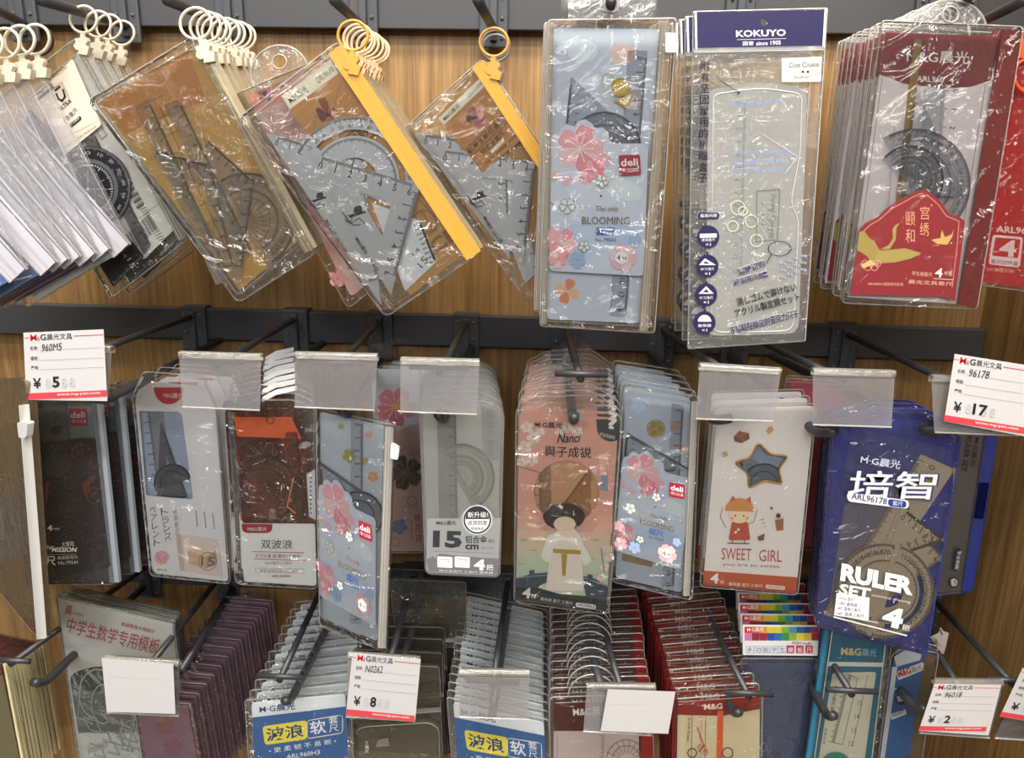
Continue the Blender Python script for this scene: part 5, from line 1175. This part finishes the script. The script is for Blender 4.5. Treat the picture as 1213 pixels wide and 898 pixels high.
a.text('几何图形', (98, 828), (101, 812), G_, 5); a.text('函数', (96, 852), (108, 856), G_, 6); a.ring(160, 870, 18, 1.2, G_); a.line([(140, 800), (160, 850), (150, 890)], 1.2, G_)
for k in range(8): a.line([(104+k*3, 886-k), (105+k*3, 893-k)], 1, G_)
a.done()
it.copies(6, (146, 712), -0.12, 'white stencil sleeve', jit=0.0012, rot=.8, skip=('stencil_plate',))
# ------------------------------------------------------------------ mauve bags with gold dots
it = Item('mauve_pouch', 'mauve pouch with gold dots beside the white stencil, foremost', 'ruler set', (200, 830), -0.20, 'mauve pouches with gold dots')
it.pouch([(158, 828), (226, 834), (246, 950), (176, 950)], 0.004, film('#efe4ea', .08, '#c8b0bc', .1, .5, 1.1), r=3, rim=0.0006)
o = it.plate('mauve_card', [(162, 832), (222, 837), (242, 948), (180, 948)], -0.001, 0, M('#a58a98', .5))
a = Art(it, 0.0003, 'printed_artwork', o)
for (x, y, r, c) in ((196, 860, 12, '#a8705c'), (205, 885, 12, '#9c6878'), (186, 880, 8, '#a88490'), (190, 850, 7, '#a89060')): a.flower(x, y, r, c, None, 5, x % 70)
for k in range(26): a.circle(216+k*.9+(k % 3)*1.4-2, 842+k*3.6, .9, '#d8a85c', n=6)
for (x, y) in ((222, 856), (226, 872), (230, 889)): a.ring(x, y, 3, .7, '#d8a85c', n=10)
a.done()
it.plate('hang_tab', rnd([(176, 832), (182, 816), (202, 818), (208, 834)], 5), -0.0004, 0.0004, TABCLEAR, holes=[circ(192, 824, 4, n=10)])
it.copies(12, (300, 708), -0.045, 'mauve pouch with gold dots', jit=0.0008, rot=.8)
# ------------------------------------------------------------------ blue wave pouches, two stacks
def wave_front(label, group, corners, Y, anchor):
    """corners tl, tr, bl of the card in pixels; drawn in a 100 x 110 frame"""
    it = Item('wave_pouch', label, 'ruler set', anchor, Y, group)
    f = affine([(0, 0), (100, 0), (0, 110)], corners); g = lambda *p: [f(q) for q in p]
    it.pouch(g((-7, -4), (106, -4), (104, 120), (-5, 120)), 0.004, TABCLEAR, r=3)
    it.plate('peaked_tab', rnd(g((2, -3), (42, -24), (58, -24), (98, -3)), 4), -0.0004, 0.0004, TABCLEAR, holes=[[f(p) for p in circ(50, -14, 5, n=10)]])
    o = it.plate('wave_card', rnd(g((0, 0), (100, 0), (100, 118), (0, 118)), [4, 4, 0, 0]), -0.0008, 0.0, M('#dbe3f0', .4))
    a = Art(it, 0.0003, 'printed_artwork', o, f)
    B_ = '#3a6399'
    a.poly([(0, 16), (100, 14), (100, 118), (6, 118), (4, 70), (0, 62)], B_); a.poly([(0, 62), (3, 62), (12, 80), (24, 118), (0, 118)], '#e6e6e8')
    a.text('M·G晨光', (8, 12), (46, 12), '#2c3e74', 8, .03)
    a.poly(rnd([(10, 27), (58, 25), (57, 46), (12, 48)], 4), '#e2d44a'); a.line(rnd([(58, 25.5), (96, 23), (95, 43), (57, 45.5)], 4), 1, '#e9e9c8', True)
    a.text('波浪', (14, 44.5), (54, 43), '#223c74', 15, .05); a.text('软', (61, 42), (78, 41), '#f0f2f4', 15, .04); a.text('套', (81, 32), (91, 31.5), '#f0f2f4', 8, .02); a.text('尺', (81, 41), (91, 40.5), '#f0f2f4', 8, .02)
    a.text('• 更 柔 韧 不 易 断 •', (16, 58), (88, 54), '#dfe8f4', 6, .01); a.text('ARL960H3', (34, 66), (70, 64), '#dfe8f4', 5, .01)
    a.ring(84, 86, 22, 1.6, '#d8d47a', 13, rot=-12); a.circle(84, 88, 18, '#8fb0b8', 10, rot=-12); a.ring(84, 90, 16, .8, '#dfe8f4', 8)
    a.done(); return it
it = wave_front('blue wave pouch with a yellow word box beside the mauve pouches, foremost', 'blue wave pouches of the first stack', [(298, 833), (409, 822), (304, 950)], -0.20, (355, 812))
it.copies(11, (404, 698), -0.045, 'blue wave pouch', jit=0.001, rot=.8, suffix='behind the foremost in the stack beside the mauve pouches')
it = wave_front('blue wave pouch under the empty clear holder, foremost', 'blue wave pouches of the second stack', [(537, 832), (644, 856), (545, 954)], -0.20, (590, 826))
it.copies(15, (598, 700), -0.035, 'blue wave pouch', jit=0.001, rot=.8, suffix='behind the foremost under the clear holder')
# ------------------------------------------------------------------ smoky clear cases
it = Item('clear_case', 'smoky clear case below the N0262 price tag', 'ruler set', (470, 800), -0.19, 'smoky clear cases')
it.pouch([(412, 786), (520, 790), (527, 950), (418, 950)], 0.004, film('#d8d4c8', .06, '#a8a498', .08, .9, 1.3, 30), r=4)
zipstrip(it, (414, 850), (522, 841), 5, film('#e4e4e0', .35, '#a8a8a4', .2, .2), 0.003, 'zip_strip', '#8f8f8c')
cs_ = it.plate('smoky_box', rnd([(416, 864), (430, 857), (510, 852), (523, 860), (527, 950), (420, 950)], 8), -0.002, 0.002, film('#e0dccc', .20, '#7c776a', .12, .2, 1.3))
it.plate('dark_ruler', rnd([(424, 874), (514, 868), (518, 950), (428, 950)], 5), -0.003, -0.0026, M('#4e483a', .35))
it.tube('case_rim', rnd([(420, 866), (432, 861), (508, 856), (520, 863), (522, 945)], 6), 0.0026, 0.0007, film('#f4f4f0', .5, '#a8a69c', .15, .1, 1.6), False, cs_)
a = Art(it, 0.0024, 'printed_text', cs_); a.vtext('三角尺', (434.5, 878), (434.5, 893), '#d8d6cc', 4.5); a.poly([(445, 885), (448, 876), (460, 874), (461, 884)], '#7c7464'); a.done()
it.copies(4, (486, 740), -0.09, 'smoky clear case', jit=0.002, rot=1.0, skip=('case_rim',))
it = Item('clear_bag', 'crumpled clear bag top above the smoky cases', 'bag', (505, 690), -0.10, 'smoky clear cases')
it.pouch([(462, 686), (552, 690), (552, 768), (470, 764)], 0.006, film('#e4e4de', .08, '#a8aca8', .06, 1.6, 1.6, 34), r=5)
zipstrip(it, (468, 762), (551, 758), 4, film('#f4f4f0', .4, '#c9cdd2', .1, .2, 2), 0.004, 'sealed_edge', '#a9b4bd')
it.plate('dark_sheet', [(468, 764), (552, 764), (552, 850), (470, 850)], -0.004, -0.003, M('#37332e', .5))
# ------------------------------------------------------------------ wine red pouches with round tabs
it = Item('wine_pouch', 'wine red topped pouch with a round clear tab, foremost', 'ruler set', (701, 812), -0.205, 'wine red pouches with round tabs')
it.pouch([(651, 826), (772, 822), (776, 950), (652, 950)], 0.006, TABCLEAR, r=5, rim=0.0007)
tb = it.plate('round_tab', circ(702, 825, 29, 26, 24, 180, 360), -0.0005, 0.0005, TABCLEAR, holes=[circ(705, 812, 6, n=12)])
it.tube('tab_rim', circ(702, 825, 29, 26, 24, 180, 360), 0, 0.0008, RIM, False, tb)
zipstrip(it, (765, 826), (768, 946), 14, M('#701518', .4), 0.002, 'red_zip', '#861a1c', t=0.0026)
o = it.plate('wine_card', rnd([(656, 833), (756, 829), (758, 948), (656, 948)], 3), -0.001, -0.0004, M('#b9a8a4', .4))
a = Art(it, -0.0002, 'printed_artwork', o)
a.poly([(656, 833), (756, 829), (757, 858), (720, 866), (656, 866)], '#4a1c1a'); a.text('M&G晨光', (679, 849), (722, 847), '#e9dcd6', 11, .04); a.line([(660, 868), (660, 946)], .5, '#66524e')
a.ticks((716, 872), (714, 946), 30, 6, 1, '#66524e', .7); a.ring(742, 900, 24, .8, '#66524e'); a.ring(742, 900, 17, .8, '#66524e')
for k in range(9):
    an = math.radians(180+k*20); a.line([(742+8*math.cos(an), 900+8*math.sin(an)), (742+24*math.cos(an), 900+24*math.sin(an))], .6, '#66524e')
a.done()
it.copies(13, (694, 690), -0.045, 'wine red pouch with a round tab', jit=0.001, rot=.9)
# ------------------------------------------------------------------ red topped cream pouches
it = Item('red_pouch', 'red topped cream pouch with an upright orange stripe, foremost', 'ruler set', (855, 812), -0.205, 'red topped cream pouches')
it.pouch([(799, 828), (903, 820), (902, 950), (797, 950)], 0.005, TABCLEAR, r=5, rim=0.0007)
o = it.plate('cream_card', rnd([(801, 832), (900, 825), (899, 948), (799, 948)], 3), -0.001, -0.0004, M('#c2b694', .4))
a = Art(it, -0.0002, 'printed_artwork', o)
a.poly([(801, 832), (900, 825), (900, 840), (856, 848), (801, 847)], '#7e221c'); a.text('M&G', (834, 841), (856, 840), '#e2c8b8', 7, .04)
a.poly([(850, 842), (857, 842), (855, 948), (847, 948)], '#c9552c'); a.poly([(800, 847), (812, 847), (810, 948), (799, 948)], '#c9c09c')
a.line([(820, 848), (818, 946)], .7, '#5c4c3c'); a.line([(836, 848), (834, 946)], .7, '#5c4c3c'); a.vtext('学生考试套尺', (817, 850), (815, 880), '#5c3c2c', 3.5)
a.line([(826, 862), (834, 884), (828, 890)], 1.6, '#b8402c'); a.ticks((832, 850), (829, 946), 40, 4, 1, '#5c4c3c', .5); a.ring(820, 892, 6, 1.4, '#4c3c34', n=12); a.ring(862, 892, 7, 1.4, '#4c3c34', n=12)
a.text('红色', (824, 886), (836, 896), '#b8402c', 8); a.done()
it.plate('peaked_tab', rnd([(820, 826), (838, 808), (866, 806), (886, 822)], 5), -0.0004, 0.0004, TABCLEAR, holes=[circ(853, 815, 6, n=10)])
it.plate('red_side_edge', [(797, 829), (803, 829), (801, 948), (795, 948)], -0.002, 0.002, M('#641412', .4))
it.copies(13, (810, 686), -0.045, 'red topped cream pouch', jit=0.0014, rot=1.4)
# ------------------------------------------------------------------ stencils with a rainbow header
it = Item('rainbow_header_stencil', 'blue stencil with a rainbow squares header card, foremost', 'stencil', (925, 740), -0.17, 'rainbow header stencils')
it.pouch([(878, 780), (968, 780), (958, 950), (874, 950)], 0.004, film('#eef2f8', .05, '#d0d8e8', .08, .4, 1.2), r=4, rim=0.0007)
o = it.plate('blue_stencil', rnd([(884, 786), (962, 786), (953, 948), (880, 948)], 4), -0.001, 0, M('#41557c', .25, .6))
a = Art(it, 0.0003, 'stencil_outlines', o); random.seed(9)
for k in range(46):
    x, y = random.uniform(888, 950), random.uniform(794, 900); c = random.choice(['#30436a', '#54698f', '#2b3c60'])
    if k % 3: a.line([(x, y), (x+8, y), (x+8, y+5), (x, y+5)], .8, c, True)
    else: a.ring(x, y, 4, .8, c, n=10)
a.ring(903, 885, 6, 1, '#b9a0b4', n=12); a.text('CHILDREN', (913, 898), (914, 872), '#8fa0be', 5); a.done()
hd = it.plate('header_card', rnd([(879.6, 741), (970.6, 742), (968.5, 777), (880, 776)], 1.5), 0.0012, 0.003, M('#e4e1e0', .4), holes=[circ(925, 747, 3, n=8)])
a = Art(it, 0.0032, 'printed_artwork', hd)
r1 = ['#c2322a', '#c9442c', '#d88a2c', '#d9b83a', '#cfc43a', '#7cae3c', '#4a90b0', '#2c5c8c', '#28407c', '#8c2c3c']
r2 = ['#c878a8', '#8c2c44', '#9c2c3c', '#2c4c9c', '#2c6cac', '#3c8c4c', '#8cae3c', '#d8c83a', '#cfa83a', '#8c2c3c']
for k in range(10):
    a.poly([(882+k*8.8, 742.5), (890.8+k*8.8, 742.6), (890.6+k*8.8, 750), (882+k*8.8, 749.8)], r1[k]); a.poly([(882+k*8.8, 750), (890.8+k*8.8, 750.2), (890.5+k*8.8, 759), (882+k*8.8, 758.8)], r2[k])
a.text('M·G晨光', (885, 748.5), (905, 748.7), '#f4ece4', 5.5, .03); a.text('学生用尺 15cm直尺', (938, 763.5), (962, 764), '#33343a', 3.5, .01)
for k, ch in enumerate('多功能学生'):
    a.poly([(884+k*9.6, 765.5), (892.4+k*9.6, 765.7), (892.3+k*9.6, 773.7), (884+k*9.6, 773.5)], '#dfe6ee'); a.line([(884+k*9.6, 765.5), (892.4+k*9.6, 765.7), (892.3+k*9.6, 773.7), (884+k*9.6, 773.5)], .4, '#4a6a9c', True); a.text(ch, (885+k*9.6, 772.6), (891.4+k*9.6, 772.7), '#2c4c8c', 6, .02)
for k, ch in enumerate('模板尺'):
    x = 934+k*11; a.poly([(x-2, 764.5), (x+7, 764.8), (x+6.8, 774), (x-2, 773.7)], '#b8344c'); a.text(ch, (x-.6, 772.8), (x+5.6, 773), '#f4e4e4', 6, .02)
a.done()
it.copies(4, (912, 690), -0.075, 'rainbow header stencil', jit=0.0008, rot=.5)
# ------------------------------------------------------------------ teal ruler cards
it = Item('ruler_card', 'teal ruler card with a cream window and a gilt wordmark, foremost', 'ruler set', (1012, 745), -0.185, 'teal ruler cards')
it.pouch([(983, 742), (1056, 758), (1034, 950), (954, 950)], 0.004, CLEAR, r=4, rim=0.0007)
o = it.plate('teal_card', rnd([(986, 746), (1051, 761), (1028, 948), (958, 948)], 3), -0.001, 0, M('#2c6a84', .4))
a = Art(it, 0.0003, 'printed_artwork', o)
a.text('M&G', (996, 776), (1020, 777), '#cfc488', 9, .04); a.text('晨光', (1021, 777), (1038, 778), '#9cc4cc', 9, .02); a.poly([(982, 784), (1046, 785), (1045, 790), (981, 789)], '#d8d6cc')
a.line([(986, 746), (958, 948)], 1.4, '#d8d6cc'); a.line([(1049, 762), (1027, 948)], 1.4, '#d8d6cc')
a.poly(rnd([(986, 797), (1038, 796), (1018, 948), (962, 948)], 4), '#cfccba')
a.ticks((1008, 800), (988, 880), 60, 7, 1, '#55584f', .7); a.line([(1008, 800), (988, 880), (998, 882), (1016, 804)], .8, '#66695f', True); a.line([(1028, 800), (1010, 884)], .7, '#66695f')
for k in range(5): a.text(str(16-k), (1020-k*3.6, 820+k*16), (1025-k*3.6, 820+k*16), '#55584f', 6)
a.vtext('学生直尺套装', (991, 812), (985, 850), '#33352f', 4.5); a.vtext('精确刻度', (979, 862), (976, 882), '#77786f', 3); a.circle(990, 903, 16, '#2c8c78', 12); a.ring(990, 903, 17, 1, '#8cc4b4', 13); a.done()
it.plate('blue_side_edge', [(977, 747), (984, 744), (957, 948), (948, 948)], -0.003, 0.001, M('#2f7392', .4))
it.copies(4, (1000, 722), -0.11, 'teal ruler card', jit=0.001, rot=.5)
# ------------------------------------------------------------------ blue box by the end panel
it = Item('blue_packet', 'bright blue ruler packet with white slanted wordmark plate, foremost', 'ruler set', (1085, 770), -0.185, 'bright blue packets')
it.pouch([(1056, 776), (1072, 766), (1112, 774), (1084, 950), (1034, 950)], 0.008, CLEAR, r=5, rim=0.0007)
o = it.plate('blue_card', rnd([(1059, 778), (1072, 770), (1109, 777), (1080, 948), (1038, 948)], 5), -0.001, 0, M('#2f609c', .4))
a = Art(it, 0.0003, 'printed_artwork', o)
a.poly([(1059, 778), (1072, 770), (1092, 774), (1090, 782), (1062, 790)], '#c2c6cc'); a.poly([(1057, 790), (1063, 790), (1041, 948), (1036, 948)], '#c9ccd6'); a.poly([(1053, 790), (1057, 790), (1036, 948), (1032, 948)], '#2c2c68')
a.poly(rnd([(1062, 796), (1094, 784), (1096, 793), (1064, 806)], 3), '#e2e2e0'); a.text('M&G', (1065, 803), (1080, 797.5), '#b8282c', 8, .05); a.text('晨光', (1081, 797.5), (1093, 793), '#55585f', 7, .01)
a.circle(1067, 828, 7, '#1e232c'); a.text('套', (1062.5, 832), (1071, 831), '#e2e2e0', 8, .02); a.text('尺', (1074, 830), (1081, 829), '#1e232c', 7, .02); a.poly(rnd([(1055, 846), (1073, 840), (1074, 846), (1056, 853)], 2), '#e2e2e0'); a.text('ARL96371', (1057, 850), (1072, 844.5), '#2c2c34', 4, .02)
a.poly([(1096, 776), (1109, 777), (1082, 948), (1070, 948)], '#6f5a40'); a.done()
it.copies(2, (1086, 754), -0.14, 'bright blue ruler packet', jit=0.001, rot=.5)
it = Item('torn_leaflet', 'small torn pale leaflet sticking up by the oak end panel', 'leaflet', (1112, 745), -0.13)
o = it.plate('paper', [(1100, 756), (1112, 750), (1114, 743), (1118, 748), (1124, 750), (1121, 764), (1118, 775), (1105, 770)], 0, 0.0006, M('#b8aea6', .6))
a = Art(it, 0.0008, 'printed_text', o); a.line([(1114, 746), (1116, 752)], 1.4, '#33302e'); a.text('MG', (1106, 765), (1114, 766), '#77706a', 4); a.done()
bpy.context.view_layer.update()
